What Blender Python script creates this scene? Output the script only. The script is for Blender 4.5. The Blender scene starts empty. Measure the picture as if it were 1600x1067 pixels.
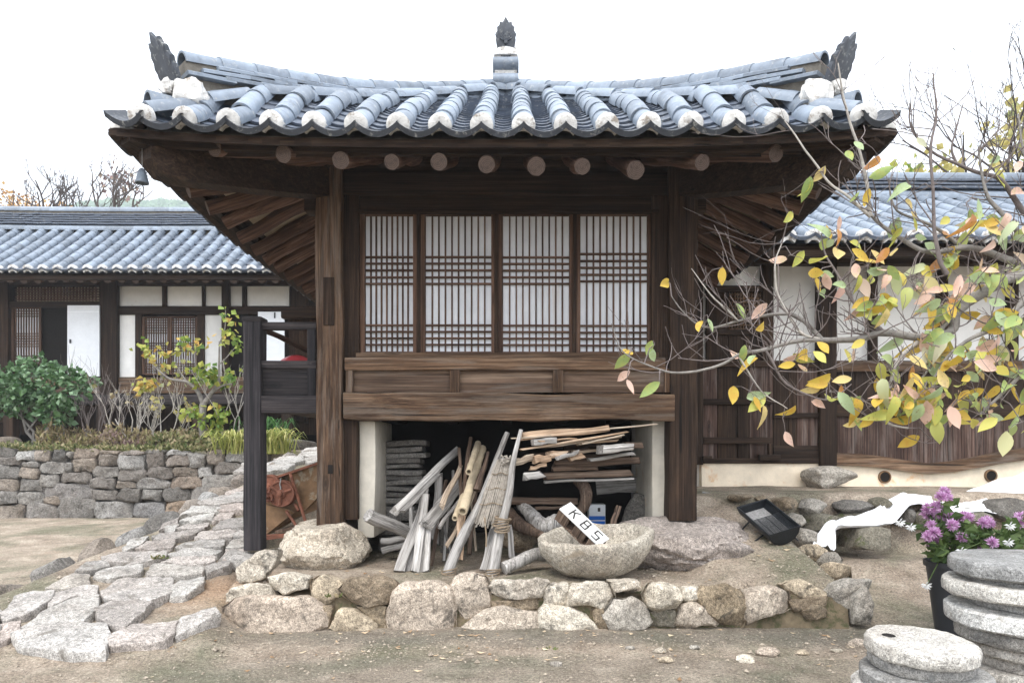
import bpy, bmesh, math, random
from mathutils import Vector, Matrix, noise
R = random.Random(11)
V = Vector
col = bpy.context.scene.collection
sc = bpy.context.scene

# ------------------------------------------------------------------ camera, sky, sun, exposure
F, HOR, EYE = 1100.0, 700.0, 1.3          # focal length and horizon in photo pixels, eye height in metres
cam_d = bpy.data.cameras.new('camera')
cam = bpy.data.objects.new('camera', cam_d); col.objects.link(cam)
cam.location = (0, 0, EYE); cam.rotation_euler = (math.radians(90), 0, 0)
cam_d.sensor_width = 36; cam_d.lens = F / 1600 * 36
cam_d.shift_y = (HOR - 533.5) / 1600      # rising front: verticals stay vertical
cam_d.clip_start = 0.05; cam_d.clip_end = 5000
sc.camera = cam

SUN_EL, SUN_AZ = 58, -28                  # high, a little to the left, behind the camera
world = bpy.data.worlds.new('World'); sc.world = world; world.use_nodes = True
wn = world.node_tree; wn.nodes.clear()
wo = wn.nodes.new('ShaderNodeOutputWorld'); bg = wn.nodes.new('ShaderNodeBackground')
sky = wn.nodes.new('ShaderNodeTexSky'); sky.sky_type = 'NISHITA'; sky.sun_disc = False
sky.sun_elevation = math.radians(SUN_EL); sky.sun_rotation = math.radians(180 + SUN_AZ)
sky.dust_density = 4; sky.air_density = 1
mxw = wn.nodes.new('ShaderNodeMix'); mxw.data_type = 'RGBA'
mxw.inputs[0].default_value = 0.86        # closed white cloud layer over the clear sky
mxw.inputs[7].default_value = (9.3, 9.8, 10.6, 1)
wn.links.new(sky.outputs[0], mxw.inputs[6]); wn.links.new(mxw.outputs[2], bg.inputs[0])
bg.inputs[1].default_value = 0.125
wn.links.new(bg.outputs[0], wo.inputs[0])
sun_d = bpy.data.lights.new('sun', 'SUN'); sun = bpy.data.objects.new('sun', sun_d); col.objects.link(sun)
sun_d.energy = 1.3; sun_d.angle = math.radians(22); sun_d.color = (1, .96, .9)
_e, _a = math.radians(SUN_EL), math.radians(SUN_AZ)
_dir = V((math.sin(_a) * math.cos(_e), -math.cos(_a) * math.cos(_e), math.sin(_e)))
sun.rotation_euler = _dir.to_track_quat('Z', 'Y').to_euler(); sun.location = _dir * 30
sc.view_settings.view_transform = 'Standard'; sc.view_settings.look = 'None'
sc.view_settings.gamma = 1; sc.view_settings.use_curve_mapping = False
sc.view_settings.exposure = 1.28
sc.render.engine = 'CYCLES'
sc.cycles.use_denoising = True
sc.cycles.max_bounces = 8; sc.cycles.diffuse_bounces = 4; sc.cycles.transparent_max_bounces = 8

# ------------------------------------------------------------------ helpers
def P(px, py, D):
    return V(((px - 800) / F * D, D, EYE - (py - HOR) / F * D))
def sm(a, b, t):
    t = min(1, max(0, (t - a) / (b - a))); return t * t * (3 - 2 * t)
def lerp(a, b, t): return a + (b - a) * t
def interp(tab, t):
    if t <= tab[0][0]: return tab[0][1]
    for (a, va), (b, vb) in zip(tab, tab[1:]):
        if t <= b: return va + (vb - va) * (t - a) / (b - a)
    return tab[-1][1]
def nz(p, s, seed=0): return noise.noise(V(p) * s + V((seed * 7.3, seed * 3.1, seed * 5.7)))

W = {}                                    # world matrix of every object
def setup(o, parent, M):
    col.objects.link(o)
    M = M or Matrix()
    if parent is not None:
        o.parent = parent; o.matrix_parent_inverse = W[parent].inverted()
    o.matrix_basis = M; W[o] = M.copy()
    return o
def tag(o, label=None, cat=None, group=None, kind=None):
    if label: o['label'] = label
    if cat: o['category'] = cat
    if group: o['group'] = group
    if kind or cat: o['kind'] = kind or 'thing'
    return o
def thing(name, loc, label, cat, group=None, kind=None):
    o = bpy.data.objects.new(name, None); o.empty_display_size = .1
    setup(o, None, Matrix.Translation(V(loc)))
    return tag(o, label, cat, group, kind)
def inst(name, me, M, parent=None):
    return setup(bpy.data.objects.new(name, me), parent, M)

class MB:
    def __init__(s): s.v = []; s.f = []; s.mi = []
    def add(s, vs, fs, mi=0):
        b = len(s.v); s.v += [V(v) for v in vs]; s.f += [[i + b for i in f] for f in fs]; s.mi += [mi] * len(fs); return s
    def box(s, a, b, mi=0):
        x0, y0, z0 = a; x1, y1, z1 = b
        return s.add([(x0,y0,z0),(x1,y0,z0),(x1,y1,z0),(x0,y1,z0),(x0,y0,z1),(x1,y0,z1),(x1,y1,z1),(x0,y1,z1)],
                     [(0,3,2,1),(4,5,6,7),(0,1,5,4),(1,2,6,5),(2,3,7,6),(3,0,4,7)], mi)
    def obox(s, M, sx, sy, sz, mi=0):
        vs = [M @ V((x*sx/2, y*sy/2, z*sz/2)) for z in (-1,1) for x, y in ((-1,-1),(1,-1),(1,1),(-1,1))]
        return s.add(vs, [(0,3,2,1),(4,5,6,7),(0,1,5,4),(1,2,6,5),(2,3,7,6),(3,0,4,7)], mi)
    def rings(s, rs, c0=True, c1=True, mi=0, capmi=None, closed=True):
        n = len(rs[0]); b = len(s.v); cm = mi if capmi is None else capmi
        for r in rs: s.v += [V(p) for p in r]
        for k in range(len(rs) - 1):
            for i in range(n if closed else n - 1):
                j = (i + 1) % n
                s.f.append([b+k*n+i, b+k*n+j, b+(k+1)*n+j, b+(k+1)*n+i]); s.mi.append(mi)
        if c0: s.f.append([b+i for i in range(n)][::-1]); s.mi.append(cm)
        if c1: s.f.append([b+(len(rs)-1)*n+i for i in range(n)]); s.mi.append(cm)
        return s
    def tube(s, pts, rad, n=8, mi=0, capmi=None, jit=0, seed=0):
        pts = [V(p) for p in pts]
        if not hasattr(rad, '__len__'): rad = [rad] * len(pts)
        rs = []; up = None
        for i, p in enumerate(pts):
            t = (pts[min(i+1, len(pts)-1)] - pts[max(i-1, 0)])
            t = t.normalized() if t.length > 1e-9 else V((0,0,1))
            if up is None:
                up = V((0,0,1)) if abs(t.z) < .9 else V((1,0,0))
            a = t.cross(up).normalized(); up = a.cross(t).normalized()
            rs.append([p + (a*math.cos(2*math.pi*k/n) + up*math.sin(2*math.pi*k/n)) * rad[i] *
                       (1 + (jit * nz((k*1.7, i*.8, seed), .9) if jit else 0)) for k in range(n)])
        return s.rings(rs, True, True, mi, capmi)
    def prism(s, loop, off, mi=0):
        loop = [V(p) for p in loop]; off = V(off)
        return s.rings([loop, [p + off for p in loop]], True, True, mi)
    def mesh(s, name, mats, smooth=35, recenter=None):
        me = bpy.data.meshes.new(name)
        me.from_pydata([tuple(v) for v in s.v], [], s.f)
        for m in (mats if isinstance(mats, (list, tuple)) else [mats]): me.materials.append(M_(m))
        if any(s.mi): me.polygons.foreach_set('material_index', s.mi)
        bm = bmesh.new(); bm.from_mesh(me); bmesh.ops.recalc_face_normals(bm, faces=bm.faces); bm.to_mesh(me); bm.free()
        if smooth:
            me.shade_smooth()
            if smooth < 180: me.set_sharp_from_angle(angle=math.radians(smooth))
        return me
    def build(s, name, mats, parent=None, smooth=35, flip=True):
        xs = [v.x for v in s.v]; ys = [v.y for v in s.v]; zs = [v.z for v in s.v]
        c = V(((min(xs)+max(xs))/2, (min(ys)+max(ys))/2, min(zs)))
        s.v = [v - c for v in s.v]
        return inst(name, s.mesh(name, mats, smooth), Matrix.Translation(c), parent)

def bevel_box(sx, sy, sz, bev, mats, name, wob=0, seed=0, cuts=None):
    """timber centred on the origin, chamfered, slightly uneven"""
    bm = bmesh.new(); bmesh.ops.create_cube(bm, size=1)
    for v in bm.verts: v.co = V((v.co.x*sx, v.co.y*sy, v.co.z*sz))
    if bev: bmesh.ops.bevel(bm, geom=bm.edges[:], offset=min(bev, .45*min(sx, sy, sz)), segments=2, profile=.6, affect='EDGES')
    if wob:
        d = [sx, sy, sz]; ax = d.index(max(d)); n = cuts or max(2, int(max(d) / .12))
        for k in range(1, n):
            no = [0, 0, 0]; no[ax] = 1; co = [0, 0, 0]; co[ax] = -d[ax]/2 + d[ax]*k/n
            bmesh.ops.bisect_plane(bm, geom=bm.verts[:]+bm.edges[:]+bm.faces[:], plane_co=co, plane_no=no)
        for v in bm.verts:
            p = v.co.copy()
            off = V((nz(p, 2.2, seed), nz(p, 2.2, seed+5), nz(p, 2.2, seed+9))) * wob
            off[ax] *= .3
            v.co = p + off
    bmesh.ops.recalc_face_normals(bm, faces=bm.faces)
    me = bpy.data.meshes.new(name); bm.to_mesh(me); bm.free()
    me.materials.append(M_(mats)); me.shade_smooth(); me.set_sharp_from_angle(angle=math.radians(28))
    return me
_seed = [0]
def timber(name, a, b, mat, parent=None, bev=.008, wob=.004):
    a, b = V(a), V(b); c = (a + b) / 2; s = b - a; _seed[0] += 1
    me = bevel_box(abs(s.x), abs(s.y), abs(s.z), bev, mat, name, wob, _seed[0])
    return inst(name, me, Matrix.Translation(c), parent)
def tpx(name, x0, y0, x1, y1, D, depth, mat, parent=None, bev=.008, wob=.004):
    """timber whose front face, D metres away, covers the photo rectangle"""
    a = P(x0, y1, D); b = P(x1, y0, D)
    return timber(name, a, (b.x, D + depth, b.z), mat, parent, bev, wob)
def frame(p0, p1, up=V((0, -1, 0)), roll=0):
    z = (V(p1) - V(p0)).normalized(); x = up.cross(z)
    if x.length < 1e-4: x = V((1,0,0)).cross(z)
    x.normalize(); y = z.cross(x)
    M = Matrix((x, y, z)).transposed().to_4x4(); M.translation = V(p0)
    return M @ Matrix.Rotation(roll, 4, 'Z')
def stick(name, p0, p1, r0, r1=None, mat='wood_grey', parent=None, flat=None, n=9, bend=.018, capmi=None, roll=0, mats=None):
    """one piece of timber lying from p0 to p1: round (r0->r1) or, with flat=(w, t), a plank"""
    p0, p1 = V(p0), V(p1); L = (p1 - p0).length; _seed[0] += 1; sd = _seed[0]; mb = MB(); k = max(3, int(L / .07))
    if flat:
        w, t = flat; rs = []
        for i in range(k + 1):
            u = i / k; ww = w * (1 + .2 * nz((u*3.3, sd*1.7, 0), 1)) * (1 - .12*u*(sd % 3)) / 2; tt = t / 2 * (1 + .2*nz((u*3, sd, 5), 1))
            ox = bend * nz((u*2, sd, 3), 1); oy = bend * nz((u*2, sd, 8), 1); c = .18 * min(ww, tt)
            z0 = u * L
            rs.append([(ox+x, oy+y, z0 + (.05*nz((x*28, y*28, sd*1.3), 1) if i in (0, k) else 0)) for x, y in
                       ((-ww+c,-tt),(ww-c,-tt),(ww,-tt+c),(ww,tt-c),(ww-c,tt),(-ww+c,tt),(-ww,tt-c),(-ww,-tt+c))])
        mb.rings(rs, capmi=capmi)
    else:
        r1 = r0 if r1 is None else r1
        pts = [V((bend*nz((i/k*2.2, sd, 3), 1.3), bend*nz((i/k*2.2, sd, 8), 1.3), i/k*L)) for i in range(k+1)]
        mb.tube(pts, [lerp(r0, r1, i/k) for i in range(k+1)], n, 0, capmi, .06 if n >= 20 else .14, sd)
    return inst(name, mb.mesh(name, mats or mat, 50), frame(p0, p1, roll=roll), parent)

def smooth_path(pts, per=6):
    pts = [V(p) for p in pts]; out = []
    q = [2*pts[0]-pts[1]] + pts + [2*pts[-1]-pts[-2]]
    for i in range(1, len(q)-2):
        for k in range(per):
            t = k/per
            out.append(.5*((2*q[i]) + (q[i+1]-q[i-1])*t + (2*q[i-1]-5*q[i]+4*q[i+1]-q[i+2])*t*t + (3*q[i]-q[i-1]-3*q[i+1]+q[i+2])*t**3))
    return out + [pts[-1]]

# stones ------------------------------------------------------------
def resample(pts, n):
    L = [(pts[(i+1) % len(pts)] - p).length for i, p in enumerate(pts)]; T = sum(L); out = []; i = 0; acc = 0
    for k in range(n):
        t = T * k / n
        while acc + L[i] < t: acc += L[i]; i += 1
        out.append(pts[i].lerp(pts[(i+1) % len(pts)], (t - acc) / L[i]))
    return out
def chaikin(pts, k=.13):
    out = []
    for i, p in enumerate(pts):
        q = pts[(i+1) % len(pts)]; out += [p.lerp(q, k), p.lerp(q, 1-k)]
    return out
def rock_poly(name, pts, nrm, thick, bulge, mat, parent=None, n=28, rough=.012, flat=.8, slab=False, keep=.1):
    _seed[0] += 1; sd = _seed[0]; nrm = V(nrm).normalized()
    pts = resample(chaikin([V(p) for p in pts], keep), n); c = sum(pts, V()) / n
    size = max((p - c).length for p in pts)
    ex = nrm.orthogonal().normalized(); ey = nrm.cross(ex); tx, ty = nz((sd, 1.5, 2), 1.1)*.5, nz((sd, 5.5, 2), 1.1)*.5
    cuts = [(math.cos(k*2.1 + sd), math.sin(k*2.1 + sd), .55 + .35*abs(nz((sd, k, 3.3), 1.7))) for k in range(4)]
    def ring(k, h):
        out = []
        for p in pts:
            v = (p - c) * k; u, w = v.dot(ex)/size, v.dot(ey)/size; hh = h
            if h > 0 and not slab:                       # planar facets break the face
                for cx, cy, lim in cuts:
                    o_ = u*cx + w*cy - lim*.55
                    if o_ > 0: hh -= o_ * bulge * 1.5
                hh += (u*tx + w*ty) * bulge
            q = c + v + nrm * hh
            dd = V((nz(q, 4, sd), nz(q, 4, sd+3), nz(q, 4, sd+7))) * rough + V((nz(q, 14, sd), nz(q, 14, sd+3), nz(q, 14, sd+7))) * rough * .55 + V((nz(q, 33, sd), nz(q, 33, sd+3), nz(q, 33, sd+7))) * rough * .3
            out.append(q + dd * min(1, size * 6))
        return out
    mb = MB()
    if slab: R_ = [ring(.92, -thick), ring(1.0, -thick*.4), ring(1.0, 0), ring(.99, bulge*.8), ring(.965, bulge*.97), ring(.8, bulge*1.04), ring(.6, bulge*.97), ring(.4, bulge*1.03), ring(.2, bulge)]
    else: R_ = [ring(.86, -thick), ring(1.0, -thick*.35), ring(1.0, 0), ring(.975, bulge*.6), ring(.91, bulge*.92), ring(.75, bulge*1.02), ring(.55, bulge*1.05), ring(.35, bulge*1.03), ring(.17, bulge*1.05)]
    mb.rings(R_, True, True)
    return mb.build(name, mat, parent, 30)
def boulder(name, c, r, mat, seed, parent=None, cuts=9, sub=4, rough=.05, basez=None):
    bm = bmesh.new(); bmesh.ops.create_icosphere(bm, subdivisions=sub, radius=1)
    rr = random.Random(seed); pl = []
    for k in range(cuts):
        d = V((rr.gauss(0,1), rr.gauss(0,1), rr.gauss(0,1))).normalized(); pl.append((d, rr.uniform(.55, .85)))
    for v in bm.verts:
        p = v.co.copy()
        for d, lim in pl:
            e = p.dot(d) - lim
            if e > 0: p -= d * e * .93
        cr = abs(nz(p, 1.35, seed+3)); n_ = p.normalized()
        p += n_ * (nz(p, 1.7, seed)*rough*1.8 + (.5-abs(nz(p, 3.6, seed)))*rough*.9 + nz(p, 9, seed)*rough*.4 + nz(p, 22, seed)*rough*.22)
        if cr < .05: p -= n_ * rough*.9*(1 - cr/.05)
        v.co = V((p.x*r[0], p.y*r[1], p.z*r[2]))
    me = bpy.data.meshes.new(name); bm.to_mesh(me); bm.free(); me.materials.append(M_(mat)); me.shade_smooth(); me.set_sharp_from_angle(angle=math.radians(40))
    return inst(name, me, Matrix.Translation(V(c)), parent)

# ------------------------------------------------------------------ materials
def lin(h, k=1.0):
    h = h.lstrip('#'); out = []
    for i in (0, 2, 4):
        c = int(h[i:i+2], 16) / 255; out.append((c/12.92 if c <= .04045 else ((c+.055)/1.055)**2.4) * k)
    return (*out, 1)
MATS = {}
def M_(n): return MATS[n] if isinstance(n, str) else n
class NT:
    def __init__(s, name):
        s.m = bpy.data.materials.new(name); s.m.use_nodes = True; s.t = s.m.node_tree; s.t.nodes.clear()
        s.out = s.n('ShaderNodeOutputMaterial'); s.b = s.n('ShaderNodeBsdfPrincipled'); s.l(s.b.outputs[0], s.out.inputs[0])
        MATS[name] = s.m
    def n(s, t, **k):
        x = s.t.nodes.new(t)
        for a, b in k.items(): setattr(x, a, b)
        return x
    def l(s, a, b): s.t.links.new(a, b)
    def coords(s, scale=(1,1,1), rand=True, kind='Object'):
        tc = s.n('ShaderNodeTexCoord'); mp = s.n('ShaderNodeMapping'); mp.inputs[3].default_value = scale
        s.l(tc.outputs[kind], mp.inputs[0])
        if rand:
            oi = s.n('ShaderNodeObjectInfo'); mu = s.n('ShaderNodeMath', operation='MULTIPLY'); mu.inputs[1].default_value = 37
            s.l(oi.outputs['Random'], mu.inputs[0]); s.l(mu.outputs[0], mp.inputs[1])
        return mp.outputs[0]
    def noise(s, co, scale, detail=5, rough=.6, dist=0):
        x = s.n('ShaderNodeTexNoise'); x.inputs['Scale'].default_value = scale; x.inputs['Detail'].default_value = detail
        x.inputs['Roughness'].default_value = rough; x.inputs['Distortion'].default_value = dist
        if co is not None: s.l(co, x.inputs['Vector'])
        return x.outputs[0]
    def ramp(s, fac, stops, interp='LINEAR'):
        x = s.n('ShaderNodeValToRGB'); r = x.color_ramp; r.interpolation = interp
        while len(r.elements) < len(stops): r.elements.new(.5)
        for e, (p, c) in zip(r.elements, stops): e.position = p; e.color = c if hasattr(c, '__len__') else (c, c, c, 1)
        s.l(fac, x.inputs[0]); return x.outputs[0]
    def mix(s, fac, a, b, mode='MIX'):
        x = s.n('ShaderNodeMix', data_type='RGBA', blend_type=mode)
        for v, i in ((fac, 0), (a, 6), (b, 7)):
            if isinstance(v, (int, float)): x.inputs[i].default_value = v
            elif hasattr(v, '__len__'): x.inputs[i].default_value = v
            else: s.l(v, x.inputs[i])
        return x.outputs[2]
    def bump(s, h, strength=.3, dist=.01):
        x = s.n('ShaderNodeBump'); x.inputs['Strength'].default_value = strength; x.inputs['Distance'].default_value = dist
        s.l(h, x.inputs['Height']); s.l(x.outputs[0], s.b.inputs['Normal'])
    def rnd(s): return s.n('ShaderNodeObjectInfo').outputs['Random']
    def set(s, color=None, rough=None, spec=None):
        if color is not None:
            if hasattr(color, '__len__'): s.b.inputs['Base Color'].default_value = color
            else: s.l(color, s.b.inputs['Base Color'])
        if rough is not None: s.b.inputs['Roughness'].default_value = rough
        if spec is not None: s.b.inputs['Specular IOR Level'].default_value = spec

def wood(name, dark, mid, light, axis='X', rough=.8, sc_=1.0, grey=None, bump=.6):
    m = NT(name); ia = 'XYZ'.index(axis)
    def tone(q, k, ds=.06): g_ = .3*q[0] + .59*q[1] + .11*q[2]; return (*[(t + (g_ - t)*ds)*k for t in q[:3]], 1)
    kk = .95 if name.startswith('wood_') else .6 if name.startswith('dark') else .72 if name.startswith('slate') else .8
    dark, mid, light = tone(dark, kk), tone(mid, kk), tone(light, kk)
    if grey: grey = tone(grey, kk)
    def ax(across, along): s = [across*sc_]*3; s[ia] = along*sc_; return tuple(s)
    n1 = m.noise(m.coords(ax(17, .4)), 1.6, 9, .72, .7)
    c = m.ramp(n1, [(.3, dark), (.5, mid), (.7, light)])
    n2 = m.noise(m.coords(ax(2.2, .9)), 1.4, 5, .65, .6)
    c = m.mix(m.ramp(n2, [(.4, 0), (.75, .7)]), c, dark)
    n3 = m.noise(m.coords(ax(75, 1.6)), 1.0, 5, .65, .3)
    c = m.mix(.8, c, m.ramp(n3, [(.34, .35), (.5, .95), (.64, 1.35)]), 'MULTIPLY')
    if grey:
        n4 = m.noise(m.coords(ax(9, .8)), 1.3, 6, .7, .5); c = m.mix(m.ramp(n4, [(.5, 0), (.68, .65)]), c, grey)
    n5 = m.noise(m.coords(ax(26, .45)), 1.0, 3, .5, .8)
    crack = m.ramp(n5, [(.30, .12), (.35, 1)])
    c = m.mix(.8, c, crack, 'MULTIPLY')
    vs = [3.4*sc_]*3; vs[ia] = 1.3*sc_; kv = m.n('ShaderNodeTexVoronoi'); kv.inputs['Scale'].default_value = 1.0; m.l(m.coords(tuple(vs)), kv.inputs['Vector'])
    c = m.mix(m.ramp(kv.outputs['Distance'], [(0, .9), (.045, .75), (.06, .25), (.085, .55), (.12, 0)]), c, dark)
    c = m.mix(1, c, m.ramp(m.rnd(), [(0, .78), (1, 1.18)]), 'MULTIPLY')
    m.set(c, rough, .25)
    ad = m.n('ShaderNodeMath', operation='ADD'); m.l(n1, ad.inputs[0]); m.l(n3, ad.inputs[1])
    a2 = m.n('ShaderNodeMath', operation='ADD'); m.l(ad.outputs[0], a2.inputs[0]); m.l(crack, a2.inputs[1]); m.bump(a2.outputs[0], bump, .006)
def stone(name, cols, rough=.9, scale=1.0, lichen=None, bump=.8):
    m = NT(name); co = m.coords((scale,)*3)
    st = [(i/max(1, len(cols)-1), c) for i, c in enumerate(cols)]
    c = m.ramp(m.rnd(), st) if len(cols) > 1 else m.mix(0, cols[0], cols[0])
    n1 = m.noise(co, 5, 6, .65, .3); n2 = m.noise(co, 38, 5, .7); n3 = m.noise(co, 130, 3, .7)
    c = m.mix(.8, c, m.ramp(n1, [(.3, .55), (.7, 1.25)]), 'MULTIPLY')
    c = m.mix(1, c, m.ramp(n2, [(.32, .5), (.5, .95), (.68, 1.4)]), 'MULTIPLY')
    c = m.mix(.9, c, m.ramp(n3, [(.36, .4), (.5, 1), (.66, 1.5)]), 'MULTIPLY')
    c = m.mix(m.ramp(m.noise(co, 2.1, 5, .65, .5), [(.5, 0), (.62, .45)]), c, m.mix(.5, c, lin('#8a6f52'), 'MULTIPLY'))
    nl = m.noise(co, 7, 6, .7, .6)
    c = m.mix(m.ramp(nl, [(.57, 0), (.66, .75)]), c, lichen or lin('#3b3833'))
    m.set(c, rough, .3)
    ad = m.n('ShaderNodeMath', operation='MULTIPLY_ADD'); m.l(n2, ad.inputs[0]); ad.inputs[1].default_value = .5; m.l(n1, ad.inputs[2])
    m.bump(ad.outputs[0], bump, .02)
def simple(name, color, rough=.8, var=.25, scale=9, bump=.2, metal=0, spec=.3, stain=None, sthr=.6):
    m = NT(name); co = m.coords(); n = m.noise(co, scale, 6, .65)
    c = m.mix(1, color, m.ramp(n, [(.3, 1-var), (.7, 1+var)]), 'MULTIPLY')
    if stain: c = m.mix(m.ramp(m.noise(co, scale*.6, 6, .7, .4), [(sthr, 0), (sthr+.1, .9)]), c, stain)
    c = m.mix(1, c, m.ramp(m.rnd(), [(0, .88), (1, 1.1)]), 'MULTIPLY')
    m.set(c, rough, spec); m.b.inputs['Metallic'].default_value = metal
    if bump: m.bump(m.noise(co, scale*4, 4, .6), bump, .01)
    return m

wood('timber_x', lin('#2d1f15'), lin('#70543d'), lin('#ad9074'), 'X', grey=lin('#8d8276'))
wood('timber_z', lin('#2a1e15'), lin('#674d38'), lin('#9a7f66'), 'Z', grey=lin('#80756b'))
wood('timber_y', lin('#2b1e17'), lin('#5d4436'), lin('#86695a'), 'Y')
wood('dark_x', lin('#1d140e'), lin('#463325'), lin('#66503d'), 'X')
wood('dark_y', lin('#1d140e'), lin('#463325'), lin('#66503d'), 'Y')
wood('dark_z', lin('#1d140e'), lin('#463325'), lin('#66503d'), 'Z')
wood('panel_x', lin('#4a3628'), lin('#7c6350'), lin('#ad937b'), 'X', sc_=.7, grey=lin('#8b8279'))
wood('slate_wood_x', lin('#211f21'), lin('#413b3b'), lin('#655c59'), 'X')
wood('slate_wood_z', lin('#1e1d20'), lin('#3a3638'), lin('#5a5252'), 'Z')
wood('sash', lin('#33231b'), lin('#6a4e3d'), lin('#8d7260'), 'Z')
wood('sash_x', lin('#33231b'), lin('#6a4e3d'), lin('#8d7260'), 'X')
wood('plank_z', lin('#2a1d18'), lin('#5b443a'), lin('#8b776b'), 'Z', grey=lin('#857a73'))
wood('wood_grey', lin('#5d5853'), lin('#a9a49e'), lin('#dedad4'), 'Z', grey=lin('#c2beb9'))
wood('wood_tan', lin('#7c6a58'), lin('#b3a08a'), lin('#d8cab6'), 'Z')
wood('wood_fresh', lin('#8a7058'), lin('#bd9f82'), lin('#dcc6ae'), 'Z')
wood('wood_brown', lin('#3a2d25'), lin('#6a5647'), lin('#8f7c6c'), 'Z')
wood('rafter', lin('#3a271d'), lin('#6b4f3f'), lin('#937665'), 'Z')
m = NT('end_grain'); co = m.coords(rand=False); wv = m.n('ShaderNodeTexWave'); wv.wave_type = 'RINGS'; wv.rings_direction = 'Z'
wv.inputs['Scale'].default_value = 26; wv.inputs['Distortion'].default_value = 3; wv.inputs['Detail'].default_value = 3; m.l(co, wv.inputs['Vector'])
c = m.mix(m.ramp(wv.outputs['Color'], [(.2, 0), (.8, .6)]), lin('#5d4f47'), lin('#3b312c')); c = m.mix(m.ramp(m.noise(co, 35, 5, .7), [(.5, 0), (.65, .7)]), c, lin('#2e2622')); m.set(c, .9, .2)
simple('bamboo', lin('#b5a68c'), .45, .2, 12, .1)
simple('plaster', lin('#e4e1db'), .9, .07, 4, .15, stain=lin('#c2baa9'), sthr=.66)
simple('lime', lin('#cac8c4'), .92, .2, 20, .8, stain=lin('#857b70'), sthr=.54)
simple('cream_plaster', lin('#c4bdaf'), .9, .14, 7, .25, stain=lin('#b98f66'), sthr=.62)
simple('clay_base', lin('#d8cab4'), .92, .14, 5, .4, stain=lin('#c9a075'), sthr=.58)
simple('soffit', lin('#a3937c'), .9, .15, 8, .2)
simple('door_white', lin('#eceef0'), .8, .06, 5, .05)
simple('rust', lin('#7c5140'), .8, .35, 12, .5, .1, stain=lin('#5d3a2d'), sthr=.52)
simple('rust_panel', lin('#7d6248'), .8, .35, 8, .4, stain=lin('#9c9583'), sthr=.55)
simple('black_metal', lin('#23262a'), .45, .3, 18, .2, .3, .5)
simple('ash', lin('#8c8a88'), .9, .4, 50, .5)
simple('bell_metal', lin('#6f7780'), .55, .25, 20, .2, .4)
simple('red_rubber', lin('#b0393f'), .4, .08, 6, 0)
simple('pot_black', lin('#26282c'), .4, .1, 6, 0, 0, .5)
simple('tarp', lin('#f2f2f3'), .55, .04, 10, .15)
simple('paint_can', lin('#e4e7ea'), .35, .05, 6, 0)
simple('paint_blue', lin('#1f66c4'), .4, .1, 6, 0)
simple('sign_white', lin('#d8d8d5'), .6, .1, 20, .1, stain=lin('#a5a09a'), sthr=.64)
simple('sign_ink', lin('#3a3634'), .7, .15, 20, 0)
simple('painted_dark', lin('#1c1815'), .95, .2, 4, .1)  # near-black; paints unlit depth into doorways, holes and the space under floors
simple('straw', lin('#9d958a'), .9, .3, 40, .6)
simple('rope', lin('#8c7c68'), .9, .3, 60, .6)
simple('wire', lin('#8e8d8a'), .6, .1, 10, 0)
simple('mortar', lin('#6c675f'), .95, .3, 12, .6)
simple('twig', lin('#6b625f'), .85, .3, 25, .3)
simple('twig_pale', lin('#a09a92'), .85, .3, 25, .3)
simple('bark_grey', lin('#7d7872'), .9, .35, 14, .7, stain=lin('#4a4743'))
simple('bark_dark', lin('#4d4542'), .9, .3, 14, .6)
for nm, c, rg in (('roof_tile', '#79838f', .55), ('roof_tile_dark', '#4d5562', .5), ('roof_tile_eave', '#30343b', .55)):
    m = NT(nm); co = m.coords(); n = m.noise(co, 9, 6, .65)
    c_ = m.mix(1, lin(c), m.ramp(n, [(.3, .8), (.7, 1.18)]), 'MULTIPLY')
    c_ = m.mix(1, c_, m.ramp(m.rnd(), [(0, .72), (.5, 1), (1, 1.2)]), 'MULTIPLY')
    c_ = m.mix(m.ramp(m.noise(co, 22, 5, .7), [(.56, 0), (.7, .6)]), c_, lin('#a9a8a2')); c_ = m.mix(m.ramp(m.noise(co, 6, 6, .7, .6), [(.55, 0), (.68, .6)]), c_, lin('#4a4f57'))
    m.set(c_, rg, .5); m.bump(m.noise(co, 55, 4, .6), .12, .006)
# white paper behind the lattice
m = NT('paper'); co = m.coords((1, 1, 1)); n = m.noise(co, 6, 5, .6)
c_ = m.mix(1, lin('#f5f7fb'), m.ramp(n, [(.3, .93), (.7, 1.05)]), 'MULTIPLY')
st = m.noise(m.coords((9, 9, .5)), 1.0, 4, .6)
m.bump(m.noise(co, 9, 5, .6, .8), .35, .02)
c_ = m.mix(m.ramp(m.noise(co, 2.2, 2, .4), [(.45, 0), (.6, .35)]), c_, lin('#dfe1e4'))
c_ = m.mix(m.ramp(st, [(.66, 0), (.74, .35)]), c_, lin('#cda67a')); m.set(c_, .85, .2)

stone('stone_pale', [lin('#bfb5a4'), lin('#ccc3b3'), lin('#b5ac9f')])
stone('stone_pink', [lin('#b3a494'), lin('#bfb3a3')])
stone('stone_tan', [lin('#b8a992'), lin('#b0a28d')])
stone('stone_brown', [lin('#94856f'), lin('#887a68')])
stone('stone_grey', [lin('#a09a90'), lin('#aba499')])
stone('stone_dark', [lin('#67635d'), lin('#75716b')])
stone('stone_moss', [lin('#6e6a5c'), lin('#7d776a')], lichen=lin('#4b5226'))
stone('stone_wall', [lin('#6a6661'), lin('#8d8983'), lin('#5c5955'), lin('#857a6e'), lin('#9a9894'), lin('#6f6861'), lin('#7d7b79'), lin('#8f7c68')])
stone('stone_path', [lin('#a8a49d'), lin('#b7b3ac'), lin('#948f89'), lin('#ab9f96'), lin('#aeaaa4'), lin('#a0988d')], lichen=lin('#625c53'))
stone('stone_boulder', [lin('#b9ae9d')], scale=.8, lichen=lin('#8a7d6a'))
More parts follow.
